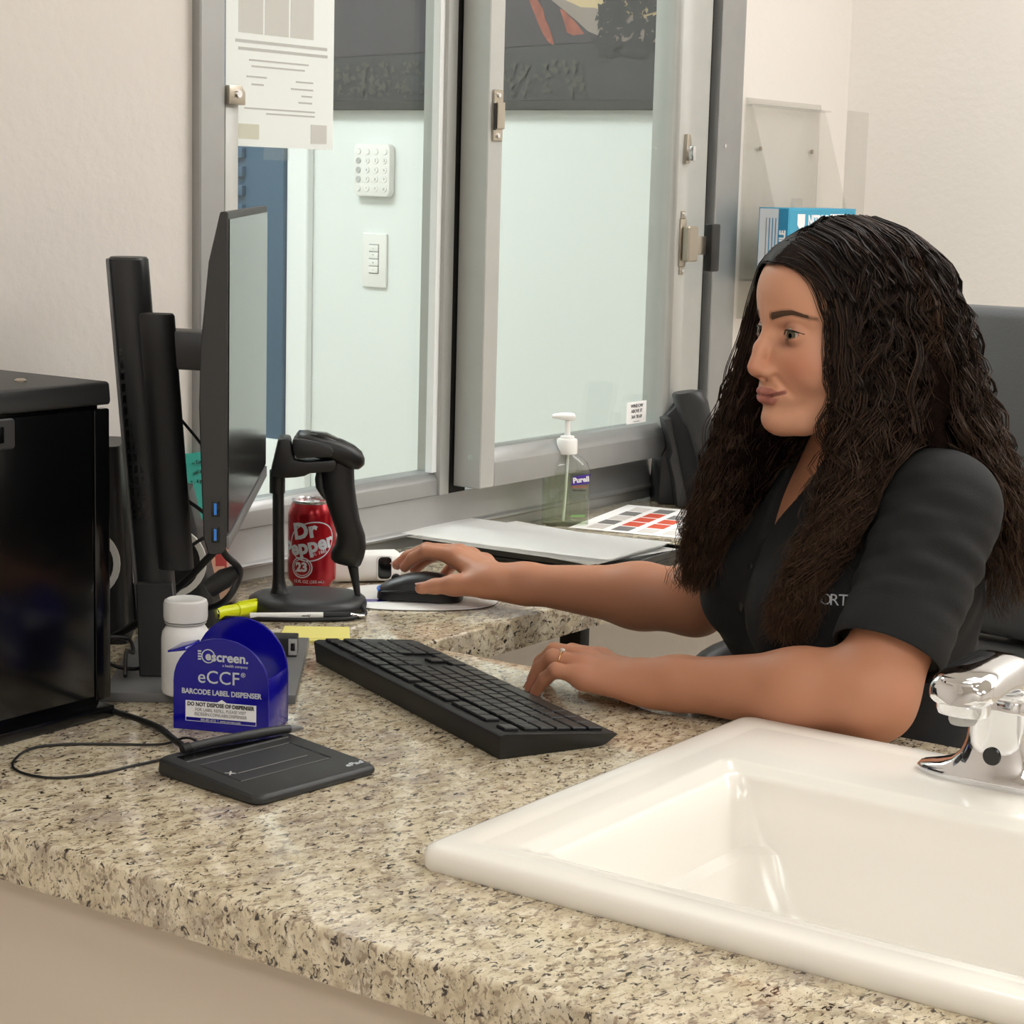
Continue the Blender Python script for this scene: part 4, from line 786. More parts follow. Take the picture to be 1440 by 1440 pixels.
def surface_nets(f, lo, hi, h):
    """sparse surface nets of the zero set of f: blocks of 8^3 cells near the surface only"""
    lo = np.asarray(lo, float); B = 8; H = B*h
    nb = np.ceil((np.asarray(hi)-lo)/H).astype(int)
    g = np.stack(np.meshgrid(*[np.arange(n) for n in nb], indexing='ij'), -1).reshape(-1, 3)
    d = f(lo+(g+.5)*H); g = g[np.abs(d) < H*1.25]
    o = np.stack(np.meshgrid(*[np.arange(B+1)]*3, indexing='ij'), -1).reshape(-1, 3)
    N = nb.max()*B+4
    code = lambda c: (c[:, 0]*N+c[:, 1])*N+c[:, 2]
    cells = []; verts = []; quads = []; CH = 150
    for s in range(0, len(g), CH):
        gb = g[s:s+CH]; P = (gb[:, None, :]*B+o[None])          # lattice coords
        D = f(lo+P.reshape(-1, 3)*h).reshape(len(gb), B+1, B+1, B+1)
        acc = np.zeros((len(gb), B, B, B, 3)); cnt = np.zeros((len(gb), B, B, B))
        for ax in range(3):
            for da in (0, 1):
                for db in (0, 1):
                    sl0 = [slice(None)]*4; sl1 = [slice(None)]*4; oth = [k for k in range(3) if k != ax]
                    for k, dd in zip(oth, (da, db)):
                        sl0[k+1] = sl1[k+1] = slice(dd, dd+B)
                    sl0[ax+1] = slice(0, B); sl1[ax+1] = slice(1, B+1)
                    a, b = D[tuple(sl0)], D[tuple(sl1)]; cr = (a < 0) != (b < 0)
                    t = np.where(cr, a/np.where(a == b, 1, a-b), 0)
                    off = np.zeros((3,)); off[oth[0]] = da; off[oth[1]] = db
                    acc[..., ax] += np.where(cr, t, 0); acc[..., oth[0]] += cr*da; acc[..., oth[1]] += cr*db; cnt += cr
        idx = np.argwhere(cnt > 0)
        if len(idx) == 0: continue
        cc = gb[idx[:, 0]]*B+idx[:, 1:]; v = acc[tuple(idx.T)]/cnt[tuple(idx.T)][:, None]
        cells.append(code(cc+1)); verts.append(lo+(cc+v)*h)
        for ax in range(3):
            oth = [k for k in range(3) if k != ax]
            sl0 = [slice(None)]+[slice(0, B)]*3; sl1 = list(sl0); sl1[ax+1] = slice(1, B+1)
            a, b = D[tuple(sl0)], D[tuple(sl1)]; cr = np.argwhere((a < 0) != (b < 0))
            if len(cr) == 0: continue
            base = gb[cr[:, 0]]*B+cr[:, 1:]; flip = (a[tuple(cr.T)] < 0); u = np.eye(3, dtype=int)
            q4 = np.stack([code(base+1-u[oth[0]]-u[oth[1]]), code(base+1-u[oth[1]]), code(base+1), code(base+1-u[oth[0]])], 1)
            if ax == 1: flip = ~flip
            q4[~flip] = q4[~flip][:, ::-1]; quads.append(q4)
    cells = np.concatenate(cells); verts = np.concatenate(verts); quads = np.concatenate(quads)
    od = np.argsort(cells); cs_ = cells[od]; pos = np.clip(np.searchsorted(cs_, quads), 0, len(cs_)-1)
    ok = (cs_[pos] == quads).all(1); return verts, od[pos[ok]]
def project(f, v, it=3, h=4e-4, lim=.004):
    for _ in range(it):
        d = f(v); G = np.zeros_like(v)
        for k in range(3):
            e = np.zeros(3); e[k] = h; G[:, k] = (f(v+e)-f(v-e))/(2*h)
        n2 = np.maximum((G*G).sum(1), .05); st_ = -(d/n2)[:, None]*G
        l = np.linalg.norm(st_, axis=1); st_ *= np.minimum(1, lim/np.maximum(l, 1e-9))[:, None]; v = v+st_
    return v
def mesh_from(v, q4, smooth=True):
    me = bpy.data.meshes.new('m'); n = len(q4)
    me.vertices.add(len(v)); me.vertices.foreach_set('co', v.astype(np.float32).ravel())
    me.loops.add(n*4); me.loops.foreach_set('vertex_index', q4.astype(np.int32).ravel())
    me.polygons.add(n); me.polygons.foreach_set('loop_start', np.arange(0, n*4, 4, dtype=np.int32)); me.polygons.foreach_set('loop_total', np.full(n, 4, np.int32))
    me.update(calc_edges=True); me.validate()
    me.polygons.foreach_set('use_smooth', [smooth]*len(me.polygons)); return me
def get_v(me):
    a = np.zeros(len(me.vertices)*3, np.float32); me.vertices.foreach_get('co', a); return a.reshape(-1, 3).astype(float)
def set_v(me, v): me.vertices.foreach_set('co', v.astype(np.float32).ravel()); me.update()
# ---- pose
HEADC = A_(2.016, .982, 1.144); HYAW = 147.0
HF = frame(HYAW)
HT = math.radians(-2)     # slight nod
HF = np.array([[math.cos(HT), 0, math.sin(HT)], [0, 1, 0], [-math.sin(HT), 0, math.cos(HT)]])@HF
to_head = lambda p: (p-HEADC)@HF.T*1000
from_head = lambda q_: HEADC+(np.asarray(q_, float)/1000)@HF
TF = frame(140.0); tf, tl = TF[0], TF[1]; tu = A_(0, 0, 1)
CS = A_(2.105, .975, .972)            # between the shoulder joints
SL, SR = CS+tl*.184-tu*.010+tf*.01, CS-tl*.166-tu*.008+tf*.01
EL, WL = A_(1.846, .848, .787), A_(1.806, 1.085, .772)
ER, WR = A_(2.205, 1.262, .772), A_(2.118, 1.503, .779)
FING_L = {
 'little': [(1.770, 1.148, .774), (1.760, 1.176, .778), (1.763, 1.192, .765), (1.768, 1.207, .7475)],
 'ring': [(1.785, 1.159, .783), (1.776, 1.191, .787), (1.779, 1.209, .772), (1.780, 1.222, .748)],
 'middle': [(1.807, 1.166, .786), (1.797, 1.203, .788), (1.803, 1.224, .771), (1.808, 1.238, .748)],
 'index': [(1.829, 1.162, .782), (1.825, 1.199, .783), (1.827, 1.219, .768), (1.829, 1.232, .748)]}
THUMB_L = [(1.826, 1.108, .766), (1.846, 1.142, .761), (1.851, 1.172, .757), (1.850, 1.196, .751)]
FING_R = {
 'index': [(2.122, 1.585, .802), (2.110, 1.624, .804), (2.107, 1.643, .793), (2.107, 1.657, .779)],
 'middle': [(2.143, 1.593, .803), (2.128, 1.637, .803), (2.120, 1.662, .791), (2.114, 1.676, .779)],
 'ring': [(2.161, 1.586, .797), (2.153, 1.628, .797), (2.144, 1.653, .784), (2.138, 1.664, .770)],
 'little': [(2.176, 1.573, .789), (2.178, 1.606, .788), (2.173, 1.627, .776), (2.166, 1.638, .761)]}
THUMB_R = [(2.097, 1.524, .774), (2.086, 1.558, .771), (2.075, 1.581, .768), (2.064, 1.596, .765)]
RAD = {'index': (.0106, .0094, .0084, .0071), 'middle': (.0106, .0095, .0085, .0072), 'ring': (.0103, .0091, .0081, .0069), 'little': (.0095, .0083, .0073, .0062)}
def hand_sdf(p, Wr, fing, thumb, mcp_keys=('little', 'ring', 'middle', 'index')):
    W0 = np.asarray(Wr); M4 = [np.asarray(fing[k][0]) for k in mcp_keys]
    palm = None
    for i, k in enumerate(mcp_keys):
        base = W0+(M4[i]-M4[1:3][0])*.45*1.0*(1 if i != 1 else 0)
        base = W0+(M4[i]-(M4[1]+M4[2])/2)*.52
        c = cap(p, base-A_(0, 0, .002), M4[i]-A_(0, 0, .004), .0150, .0118)
        palm = c if palm is None else smin(palm, c, .014)
    mid = (W0+(M4[1]+M4[2])/2)/2; palm = smin(palm, cap(p, mid-A_(0, 0, .006), (M4[1]+M4[2])/2-A_(0, 0, .010), .014, .010), .012)
    T0 = [np.asarray(t) for t in thumb]
    palm = smin(palm, cap(p, T0[0], T0[1], .0165, .0128), .016)
    out = palm
    for k in mcp_keys:
        c = None; P_ = [np.asarray(x) for x in fing[k]]; R = RAD[k]
        for i in range(3):
            s = cap(p, P_[i], P_[i+1], R[i], R[i+1]); c = s if c is None else smin(c, s, .0035)
        out = np.minimum(out, smin(palm, c, .009))
    t = smin(cap(p, T0[1], T0[2], .0122, .0102), cap(p, T0[2], T0[3], .0100, .0078), .004)
    return np.minimum(out, smin(palm, t, .010))
def arm_sdf(p, Sh, El, Wr, s=1.0):
    Sh, El, Wr = map(np.asarray, (Sh, El, Wr)); d = (Wr-El)/np.linalg.norm(Wr-El)
    u = cap(p, Sh, El, .051*s, .041*s)
    f1 = cap(p, El, El+d*.075, .0405*s, .0435*s); f2 = cap(p, El+d*.07, Wr-d*.03, .0435*s, .0262*s); f3 = cap(p, Wr-d*.03, Wr+d*.01, .0260*s, .0235*s)
    return smin(smin(u, smin(f1, f2, .02), .03), f3, .02)
def head_core(q_):
    e = lambda c, r: ell(q_, c, r); L = q_.copy(); L[:, 1] = np.abs(L[:, 1]); es = lambda c, r: ell(L, c, r); cs2 = lambda a, b, ra, rb: cap(L, a, b, ra, rb)
    d = e((-4, 0, 34), (97, 73, 78))
    d = smin(d, e((34, 0, 42), (62, 62, 54)), 22)
    d = smin(d, e((36, 0, -28), (56, 56, 66)), 22)
    d = smin(d, es((76, 15, -28), (19, 15, 22)), 12)
    d = smin(d, es((52, 34, -34), (34, 29, 30)), 18)                       # cheeks
    d = smin(d, cs2((6, 54, -50), (58, 24, -94), 17, 16), 20)               # jaw line
    d = smin(d, e((73, 0, -93), (25, 25, 20)), 16)                          # chin
    d = smin(d, e((78, 0, -62), (20, 30, 20)), 14)                          # muzzle
    d = smin(d, cs2((88, 6, 19), (66, 46, 22), 9, 8), 12)                   # brow ridge
    d = smax(d, -es((99, 31, 0), (20, 19, 13)), 9)                          # eye sockets
    d = smin(d, ell(L, (-2, 75, -6), (15, 6, 29)), 5)                       # ears
    return d, L
def head_sdf(p):
    q_ = to_head(p); d, L = head_core(q_); cs2 = lambda a, b, ra, rb: cap(L, a, b, ra, rb)
    # eyelids around the eyeball, with an almond opening
    lid = np.linalg.norm(L-A_(75.5, 31.5, 0), axis=1)-14.2
    d = smin(d, lid, 4)
    y = (L[:, 1]-31.5)/15.0; upz = 4.9*np.clip(1-y*y, 0, 1)**.7-.2+1.0*y; dnz = -3.9*np.clip(1-y*y, 0, 1)**.8+1.0*y
    slit = np.maximum(np.maximum(L[:, 2]-upz, dnz-L[:, 2]), np.abs(L[:, 1]-31.5)-14.5)
    slit = np.maximum(slit, 82-L[:, 0])
    d = smax(d, -slit, 1.2)
    crease = cs2((88.5, 21, 6.6), (86, 40, 7.6), 1.2, 1.2); d = smax(d, -crease, 2.0)
    # nose
    n = smin(cap(q_, (90, 0, 8), (102, 0, -16), 7.0, 7.6), cap(q_, (102, 0, -16), (109.5, 0, -36), 7.6, 8.2), 6)
    n = smin(n, ell(L, (98.5, 11.5, -40.5), (10.5, 6.6, 7.0)), 10); n = smin(n, cap(q_, (107, 0, -40), (96, 0, -48), 6.2, 6), 5)
    d = smin(d, n, 9)
    d = smax(d, -ell(L, (103, 6.4, -48.5), (6.0, 3.0, 3.2)), 2.2)
    # lips
    ul = smin(cap(L, (101, 3.5, -62.6), (96.5, 13, -63.6), 4.6, 4.0), cap(L, (96.5, 13, -63.6), (86.5, 25.5, -62.2), 4.0, 2.0), 3)
    ll = smin(cap(L, (99.5, 0, -71.6), (95, 12, -71), 5.6, 4.8), cap(L, (95, 12, -71), (86, 24.5, -64.5), 4.8, 2.0), 3)
    ul = ul+1.3; ll = ll+1.0; d = smin(d, ul, 5.0); d = smin(d, ll, 5.5)
    gr = smin(cap(L, (105.2, 0, -67.2), (100, 12, -67.2), 1.2, 1.2), cap(L, (100, 12, -67.2), (88, 28, -61.2), 1.2, 1.3), 1.5); d = smax(d, -gr, 1.8)
    d = smax(d, -cap(L, (96, 20, -46), (82, 35, -66), 1.2, 1.2), 7.0)       # smile fold
    d = smax(d, -ell(q_, (105, 0, -82), (6, 22, 4.5)), 7)
    d = smax(d, -cap(q_, (109, 0, -52), (108, 0, -58), 1.6, 1.6), 3)
    return d/1000
NB = A_(2.085, .975, .985)           # neck base
def neck_sdf(p):
    top = from_head((-16, 0, -62)); return smin(cap(p, top, NB, .050, .056), cap(p, NB, CS+tf*.01-tu*.02, .058, .075), .04)
def torso_sdf(p, o=0.0):
    c = lambda f_, l_, u_: CS+tf*f_+tl*l_+tu*u_
    d = ell(p, c(.012, 0, -.115), (.114+o, .172+o, .165+o), TF)
    d = smin(d, cap(p, c(.0, .140, -.014), c(0, -.125, -.012), .053+o, .052+o), .05)
    d = smin(d, cap(p, c(-.005, .06, .022), c(-.005, -.06, .022), .045+o, .045+o), .05)
    for s in (1, -1): d = smin(d, ell(p, c(.088, s*.075, -.135), (.078+o, .080+o, .082+o), TF), .04)
    d = smin(d, ell(p, c(.0, 0, -.30), (.125+o, .160+o, .14+o), TF), .06)
    d = smin(d, ell(p, c(-.015, 0, -.42), (.14+o, .185+o, .115+o), TF), .05)
    return d
def body_sdf(p):
    d = smin(torso_sdf(p), neck_sdf(p), .03)
    for Sh, El, Wr, s_ in ((SL, EL, WL, 1.0), (SR, ER, WR, .93)): d = smin(d, arm_sdf(p, Sh, El, Wr, s_), .03)
    for Wr, fg, tb in ((WL, FING_L, THUMB_L), (WR, FING_R, THUMB_R)):
        m_ = np.linalg.norm(p-(np.asarray(Wr)+np.asarray(fg['middle'][1]))/2, axis=1) < .15
        if m_.any(): d[m_] = smin(d[m_], hand_sdf(p[m_], Wr, fg, tb), .014)
    m_ = np.linalg.norm(p-HEADC, axis=1) < .26
    if m_.any(): d[m_] = smin(d[m_], head_sdf(p[m_]), .022)
    return d
def resting(f):     # flesh that lies on the granite is flattened by it
    def g(p):
        d = f(p); m_ = (p[:, 2] < .76) & (p[:, 0] < 1.89) & (p[:, 0] > 1.6) & (p[:, 1] < 1.46)
        m2 = (p[:, 2] < .76) & (p[:, 1] > 1.462); mm = m_ | m2
        d[mm] = smax(d[mm], (.7405-p[mm][:, 2]), .004); return d
    return g
body_f = resting(body_sdf)
v, q4 = surface_nets(body_f, (1.55, .70, .44), (2.50, 1.75, 1.30), .0036)
v = project(body_f, v, 2)
body_me = mesh_from(v, q4)
bm = bmesh.new(); bm.from_mesh(body_me)
def refine(bm, test, fn, iters=1):
    for _ in range(iters):
        bm.verts.ensure_lookup_table(); V = np.array([x.co[:] for x in bm.verts]); T_ = test(V)
        es = [e for e in bm.edges if T_[e.verts[0].index] and T_[e.verts[1].index]]
        bmesh.ops.subdivide_edges(bm, edges=es, cuts=1, use_grid_fill=True); bm.verts.index_update()
def face_zone(V):
    q_ = to_head(V); return (q_[:, 0] > 30) & (q_[:, 2] > -118) & (q_[:, 2] < 80) & (np.abs(q_[:, 1]) < 70)
def fine_zone(V):
    q_ = to_head(V); return (q_[:, 0] > 70) & (q_[:, 2] > -82) & (q_[:, 2] < 34) & (np.abs(q_[:, 1]) < 50)
refine(bm, face_zone, body_f); refine(bm, fine_zone, body_f)
bm.to_mesh(body_me); bm.free()
set_v(body_me, project(body_f, get_v(body_me), 4, 2e-4, .002))
body_me.polygons.foreach_set('use_smooth', [True]*len(body_me.polygons))
def skin_tint(me):
    V = get_v(me); q_ = to_head(V); n = len(V); c = np.tile(A_(*lin('#b98164')[:3]), (n, 1))
    def blend(w_, col):
        nonlocal c
        w_ = np.clip(w_, 0, 1)[:, None]; c = c*(1-w_)+A_(*lin(col)[:3])*w_
    L = q_.copy(); L[:, 1] = np.abs(L[:, 1]); g = lambda cc, r: np.exp(-(((L-A_(*cc))/A_(*r))**2).sum(1))
    near = np.linalg.norm(q_, axis=1) < 140
    blend(.8*np.clip((q_[:, 0]-20)/40, 0, 1)*near, '#d8a082')  # face painted lighter than the arms to make up for dim light there
    blend(.55*g((80, 42, -34), (26, 24, 22))*near, '#b96d55'); blend(.45*g((112, 0, -38), (14, 14, 12))*near, '#bb6e58')
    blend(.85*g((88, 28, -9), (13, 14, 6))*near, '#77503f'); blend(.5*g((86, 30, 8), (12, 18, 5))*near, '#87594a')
    lipd = np.minimum(smin(cap(L, (101, 3.5, -62.6), (96.5, 13, -63.6), 4.6, 4.0), cap(L, (96.5, 13, -63.6), (86.5, 25.5, -62.2), 4.0, 2.0), 3), smin(cap(L, (99.5, 0, -71.6), (95, 12, -71), 5.6, 4.8), cap(L, (95, 12, -71), (86, 24.5, -64.5), 4.8, 2.0), 3))
    blend(np.clip(1.0-lipd/1.2, 0, 1)*.9*near, '#a4645b')
    sb = 19+5.2*np.sin(np.clip((L[:, 1]-13)/38*1.15, 0, 1)*math.pi*.62)-7*np.clip((L[:, 1]-13)/38-.62, 0, 1)*1.6; bw = np.clip(1.25-np.abs(L[:, 2]-sb)/(5.4*(1-.5*np.clip((L[:, 1]-13)/42, 0, 1))), 0, 1)*(L[:, 1] > 11)*(L[:, 1] < 57)*(q_[:, 0] > 55)*near; blend(bw*.75, '#573b2a')
    ld_ = cap(L, (88, 18, .5), (90, 31, 5.4), 1.2, 1.4); ld_ = np.minimum(ld_, cap(L, (90, 31, 5.4), (84, 47, 1.2), 1.4, 1.1)); ld_ = np.minimum(ld_, cap(L, (84, 47, 1.0), (89, 31, -4.5), .9, .8)); ld_ = np.minimum(ld_, cap(L, (89, 31, -4.5), (88, 19, -.8), .8, .7)); blend(np.clip(1-ld_/1.6, 0, 1)*.8*near, '#2c1c16')
    gd = smin(cap(L, (106.5, 0, -67.2), (101, 12, -67.3), 1.7, 1.7), cap(L, (101, 12, -67.3), (88, 28, -61.8), 1.7, 1.4), 1.5); blend(np.clip(1-gd/1.0, 0, 1)*.6*near, '#5e2a27')
    for fg in (FING_L, FING_R):
        for k in fg: blend(.4*np.exp(-(np.linalg.norm(V-A_(*fg[k][3]), axis=1)/.014)**2), '#bf7464'); blend(.3*np.exp(-(np.linalg.norm(V-A_(*fg[k][0])-A_(0, 0, .008), axis=1)/.009)**2), '#b57260')
    a = me.attributes.new('tint', 'FLOAT_COLOR', 'POINT'); a.data.foreach_set('color', np.concatenate([c, np.ones((n, 1))], 1).astype(np.float32).ravel())
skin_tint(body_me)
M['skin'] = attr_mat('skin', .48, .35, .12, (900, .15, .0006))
pr_ = thing('person', 'woman in black polo shirt with long dark wavy hair, seated, hand on mouse', 'person', (2.15, 1.0, 0))
PR = Matrix.Translation((-2.15, -1.0, 0))
def plink(name, me, ma, parent=None, label=None, kind=None):
    me.transform(PR); o = link(name, me, ma, parent or pr_)
    if label: o['label'] = label
    if kind: o['kind'] = kind
    return o
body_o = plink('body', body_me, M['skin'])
# ---- eyes, brows, lashes
def head_mesh(me):
    mm = Matrix(((HF[0][0], HF[1][0], HF[2][0], HEADC[0]), (HF[0][1], HF[1][1], HF[2][1], HEADC[1]), (HF[0][2], HF[1][2], HF[2][2], HEADC[2]), (0, 0, 0, 1)))
    me.transform(mm@Matrix.Scale(.001, 4)); return me
head_surf = lambda L_, U_2, off=0.0: None
def face_pt(l, u, off=.4):
    """point on the face at lateral l, height u (mm), pushed out by off"""
    p0 = A_(40, l, u); a, b = 40.0, 130.0
    fs = np.linspace(40, 130, 181); P_ = from_head(np.stack([fs, np.full(181, l), np.full(181, u)], 1)); d = body_sdf(P_)
    ins = np.where(d < 0)[0]; f0 = fs[ins[-1]] if len(ins) else 80; return Vector((f0+off, l, u))
for s in (1, -1):
    c = Vector((75.5, s*31.5, 0)); gz = Vector((1, .38, -.02)).normalized()
    ey = plink('eye', head_mesh(uvs(c, 12.9, 28, 18)), M['eye'])
    def irisdisc(r0, r1, off, n=28):
        a = gz.orthogonal().normalized(); b = gz.cross(a); rings = []
        for r in (r1, (r0+r1)/2, max(r0, .05)):
            h = math.sqrt(max(0, (12.9+off)**2-r*r)); rings.append([c+gz*h+a*r*math.cos(2*math.pi*k/n)+b*r*math.sin(2*math.pi*k/n) for k in range(n)])
        return head_mesh(loft(rings, True, 60))
    plink('iris', irisdisc(0, 6.2, .12), M['iris'], ey); plink('pupil', irisdisc(0, 2.5, .25), M['pupil'], ey)
    pts = []
    for k in range(9):
        y = -1+2*k/8; u = 4.9*max(0, 1-y*y)**.7-.2+1.0*y; pts.append(face_pt(s*(31.5+14.6*y), u+.6, .7))
    plink('eyelashes', head_mesh(tube(pts, lambda t: .45+.75*math.sin(math.pi*t), 6, 4)), M['pupil'])
    bmb = []
    for k in range(60):
        t = k/59; l = 14+40*t; u = 19+5.2*math.sin(min(1, t*1.15)*math.pi*.62)-7*max(0, t-.62)*1.6; th_ = 3.9*(1-.6*t)
        bmb.append((l, u, th_, t))
    up_, dn_ = [], []
    bmx = bmesh.new(); rows = []
    for l, u, th_, t in bmb[::3]:
        rows.append([face_pt(s*l, u+th_*kk, 1.0-.55*abs(kk)) for kk in (-1, -.5, 0, .5, 1)])
    rv = [[bmx.verts.new(p_) for p_ in r] for r in rows]
    for a, b in zip(rv[:-1], rv[1:]):
        for i in range(4): bmx.faces.new((a[i], a[i+1], b[i+1], b[i]))
    plink('eyebrow', head_mesh(fin(bmx, 180)), M['brow'])
# ---- finger nails and ring
def nail(fg, ra):
    P3, P2 = A_(*fg[3]), A_(*fg[2]); d = (P3-P2)/np.linalg.norm(P3-P2); upv = A_(0, 0, 1)-d*d[2]
    if np.linalg.norm(upv) < .3: upv = A_(-.5, -.5, .6); upv = upv-d*(upv@d)
    upv /= np.linalg.norm(upv); sd = np.cross(d, upv); c = P3+upv*ra*.55+d*ra*.05; bm_ = bmesh.new(); R_ = []
    for i in range(6):
        u = (i/5-.45)*.0115; w_ = .0044*(1-.25*(i/5)**3)*(1 if i else .8); R_.append([bm_.verts.new(c+d*u+sd*w_*x+upv*(ra*.48*math.sqrt(max(0, 1-.6*x*x))-.02*abs(u)*(1 if i > 3 else 0))) for x in (-1, -.5, 0, .5, 1)])
    for a, b in zip(R_[:-1], R_[1:]):
        for i in range(4): bm_.faces.new((a[i], a[i+1], b[i+1], b[i]))
    bmesh.ops.solidify(bm_, geom=bm_.faces[:], thickness=.0006); return fin(bm_, 60)
for fg in (FING_L, FING_R):
    for k in fg: plink('nail', nail(fg[k], RAD[k][3]), M['nail'])
for tb in (THUMB_L, THUMB_R): plink('nail', nail(tb, .0078), M['nail'])
r0, r1 = A_(*FING_L['ring'][0]), A_(*FING_L['ring'][1]); rd = (r1-r0)/np.linalg.norm(r1-r0); rc = r0+(r1-r0)*.70
ra_ = np.cross(rd, A_(0, 0, 1)); ra_ /= np.linalg.norm(ra_); rb_ = np.cross(ra_, rd)
rg = plink('ring', tube([rc+ra_*.0096*math.cos(2*math.pi*k/24)+rb_*.0096*math.sin(2*math.pi*k/24) for k in range(25)], .0011, 8, 2), M['gold'], None, 'gold ring with a pale stone')
plink('ring_stone', uvs(rc+rb_*.0108-ra_*.0015, (.0030, .0030, .0022), 12, 8), M['stone'], rg)
# ---- shirt
def sleeve(p, Sh, El, t1):
    d = (El-Sh)/np.linalg.norm(El-Sh); Le = np.linalg.norm(El-Sh)
    s = cap(p, Sh-d*.005, Sh+d*Le*t1*1.3, .0620, .0575); x = (p-Sh)@d
    y_ = (p-Sh)@np.cross(d, A_(0, 0, 1)); s = s+(.0013*np.sin(x*150+y_*55+1.1*np.sin(y_*40))+.0011*np.sin(x*230-y_*90+2))*np.clip((x+.03)/.05, 0, 1)*np.clip((Le*t1-.02-x)/.03, 0, 1)
    return smax(s, x-Le*t1, .004)
def shirt_sdf(p):
    d = torso_sdf(p, .009)
    w_ = ((p-CS)@tl); d = d+.0018*np.sin(((p-CS)@tf)*70+w_*40+p[:, 2]*90)
    d = smin(d, smin(cap(p, NB, CS+tf*.01-tu*.02, .066, .080), cap(p, NB+tu*.0, NB+tu*.012, .064, .061), .02), .03)
    sl = np.minimum(sleeve(p, SL, EL, .74), sleeve(p, SR, ER, .55)); d = smin(d, sl, .022)
    # neck opening: a V at the front
    nk = cap(p, NB-tu*.02, NB+tu*.12, .057, .060); d = smax(d, -nk, .005)
    vv = cap(p, NB+tf*.045+tu*.05, CS+tf*.135-tu*.062, .046, .010); d = smax(d, -vv, .005)
    return np.maximum(d, .50-p[:, 2])
v, q4 = surface_nets(shirt_sdf, (1.78, .66, .47), (2.50, 1.40, 1.10), .0050)
v = project(shirt_sdf, v, 2, 5e-4); shirt_o = plink('shirt', mesh_from(v, q4), M['fabric'], None, 'black short-sleeved polo shirt')
# cuff band on each sleeve, collar, placket with buttons
for Sh, El, t1 in ((SL, EL, .74), (SR, ER, .55)):
    d = (El-Sh)/np.linalg.norm(El-Sh); Le = np.linalg.norm(El-Sh); c = Sh+d*Le*(t1-.012); a = np.cross(d, A_(0, 0, 1)); a /= np.linalg.norm(a); b = np.cross(a, d)
    rings = []
    for off, rr in ((-.012, .0565), (-.012, .0596), (.010, .0594), (.012, .0575), (.010, .0545), (-.012, .0545)): rings.append([c+d*off+a*rr*math.cos(2*math.pi*k/36)+b*rr*math.sin(2*math.pi*k/36) for k in range(36)])
    plink('sleeve_band', loft(rings+[rings[0]], False, 50), M['fabric'], shirt_o)
def collar_ring(rr, z, drop):
    out = []
    for k in range(33):
        a = math.radians(28+304*k/32); f_, l_ = math.cos(a), math.sin(a)
        dz = -drop*max(0, f_)**1.5
        out.append(NB+tf*(rr*f_*1.05+.012*max(0, f_))+tl*rr*l_+tu*(z+dz))
    return out
plink('collar', loft([collar_ring(.060, .000, .055), collar_ring(.061, .038, .050), collar_ring(.065, .042, .050), collar_ring(.082, .002, .065), collar_ring(.080, -.002, .066), collar_ring(.064, .034, .052)], False, 60, False), M['fabric'], shirt_o)
def on_shirt(f_dir, org):      # first point of the shirt hit from outside along -dir
    d = np.asarray(f_dir)/np.linalg.norm(f_dir); ts = np.linspace(.30, -.1, 400); P_ = np.asarray(org)+ts[:, None]*d; dd = shirt_sdf(P_); i = np.argmax(dd < 0); return P_[i]
for u in (-.100, -.145):
    b_ = on_shirt(tf, CS+tl*.0+tu*u); a = Vector(tf); t_ = [Vector(b_)+a*.001]
    m_ = lathe([(.0052, -.001), (.0056, .0005), (.0050, .0018), (.0030, .0016), (.0, .0014)], 20); m_.transform(Matrix.Translation(b_)@Vector(tf).to_track_quat('Z', 'Y').to_matrix().to_4x4()); plink('button', m_, M['chairblk'], shirt_o)
tx0 = on_shirt(tf, CS+tl*.045-tu*.118); tx1 = on_shirt(tf, CS+tl*.125-tu*.112); nX = Vector(tx1-tx0).normalized(); nZ = Vector((tf+tl*.55)).normalized(); nY = Vector((0, 0, 1))
ld_dir = (tf+tl*.9)/np.linalg.norm(tf+tl*.9)
for i, ch in enumerate('FF-WORTH'):
    l = .078-.0116*(7-i); pt = on_shirt(ld_dir, CS+tl*l-tu*.106); p2 = on_shirt(ld_dir, CS+tl*(l+.004)-tu*.106); X_ = Vector(p2-pt).normalized()
    cu = text(ch, .0175, M['silverprint'], None, Vector(pt)+Vector(ld_dir)*.0025, X_, (0, 0, 1), 'lettering', .0002, sx=1.0); cu.data.transform(PR); cu.parent = shirt_o
# ---- trousers and shoes (under the counter)
HIP = CS-tu*.43-tf*.03
def trouser_sdf(p):
    d = ell(p, HIP, (.150, .195, .12), TF)
    for s in (1, -1):
        h = HIP+tl*s*.095; kn_ = h+tf*.37+tu*.01; an = kn_+tf*.02-A_(0, 0, kn_[2]-.09)
        d = smin(d, smin(cap(p, h, kn_, .092, .066), cap(p, kn_, an, .064, .048), .03), .05)
    return d
v, q4 = surface_nets(trouser_sdf, (1.5, .55, .02), (2.60, 1.60, .72), .011); plink('trousers', mesh_from(project(trouser_sdf, v, 2, 1e-3, .01), q4), M['trouser'])
for s in (1, -1):
    h = HIP+tl*s*.095+tf*.39; me = loft([[(x, y, z) for (y, z, _) in sup(0, zc, 0, a, b, 20, 2.4)] for x, zc, a, b in ((-.09, .05, .02, .03), (-.08, .055, .033, .05), (0, .048, .038, .046), (.08, .034, .043, .033), (.14, .027, .036, .025), (.165, .022, .015, .015))], True, 60)
    me.transform(Matrix.Translation((h[0], h[1], 0.0))@Matrix.Rotation(math.radians(140), 4, 'Z')); plink('shoe', me, M['shoe'])
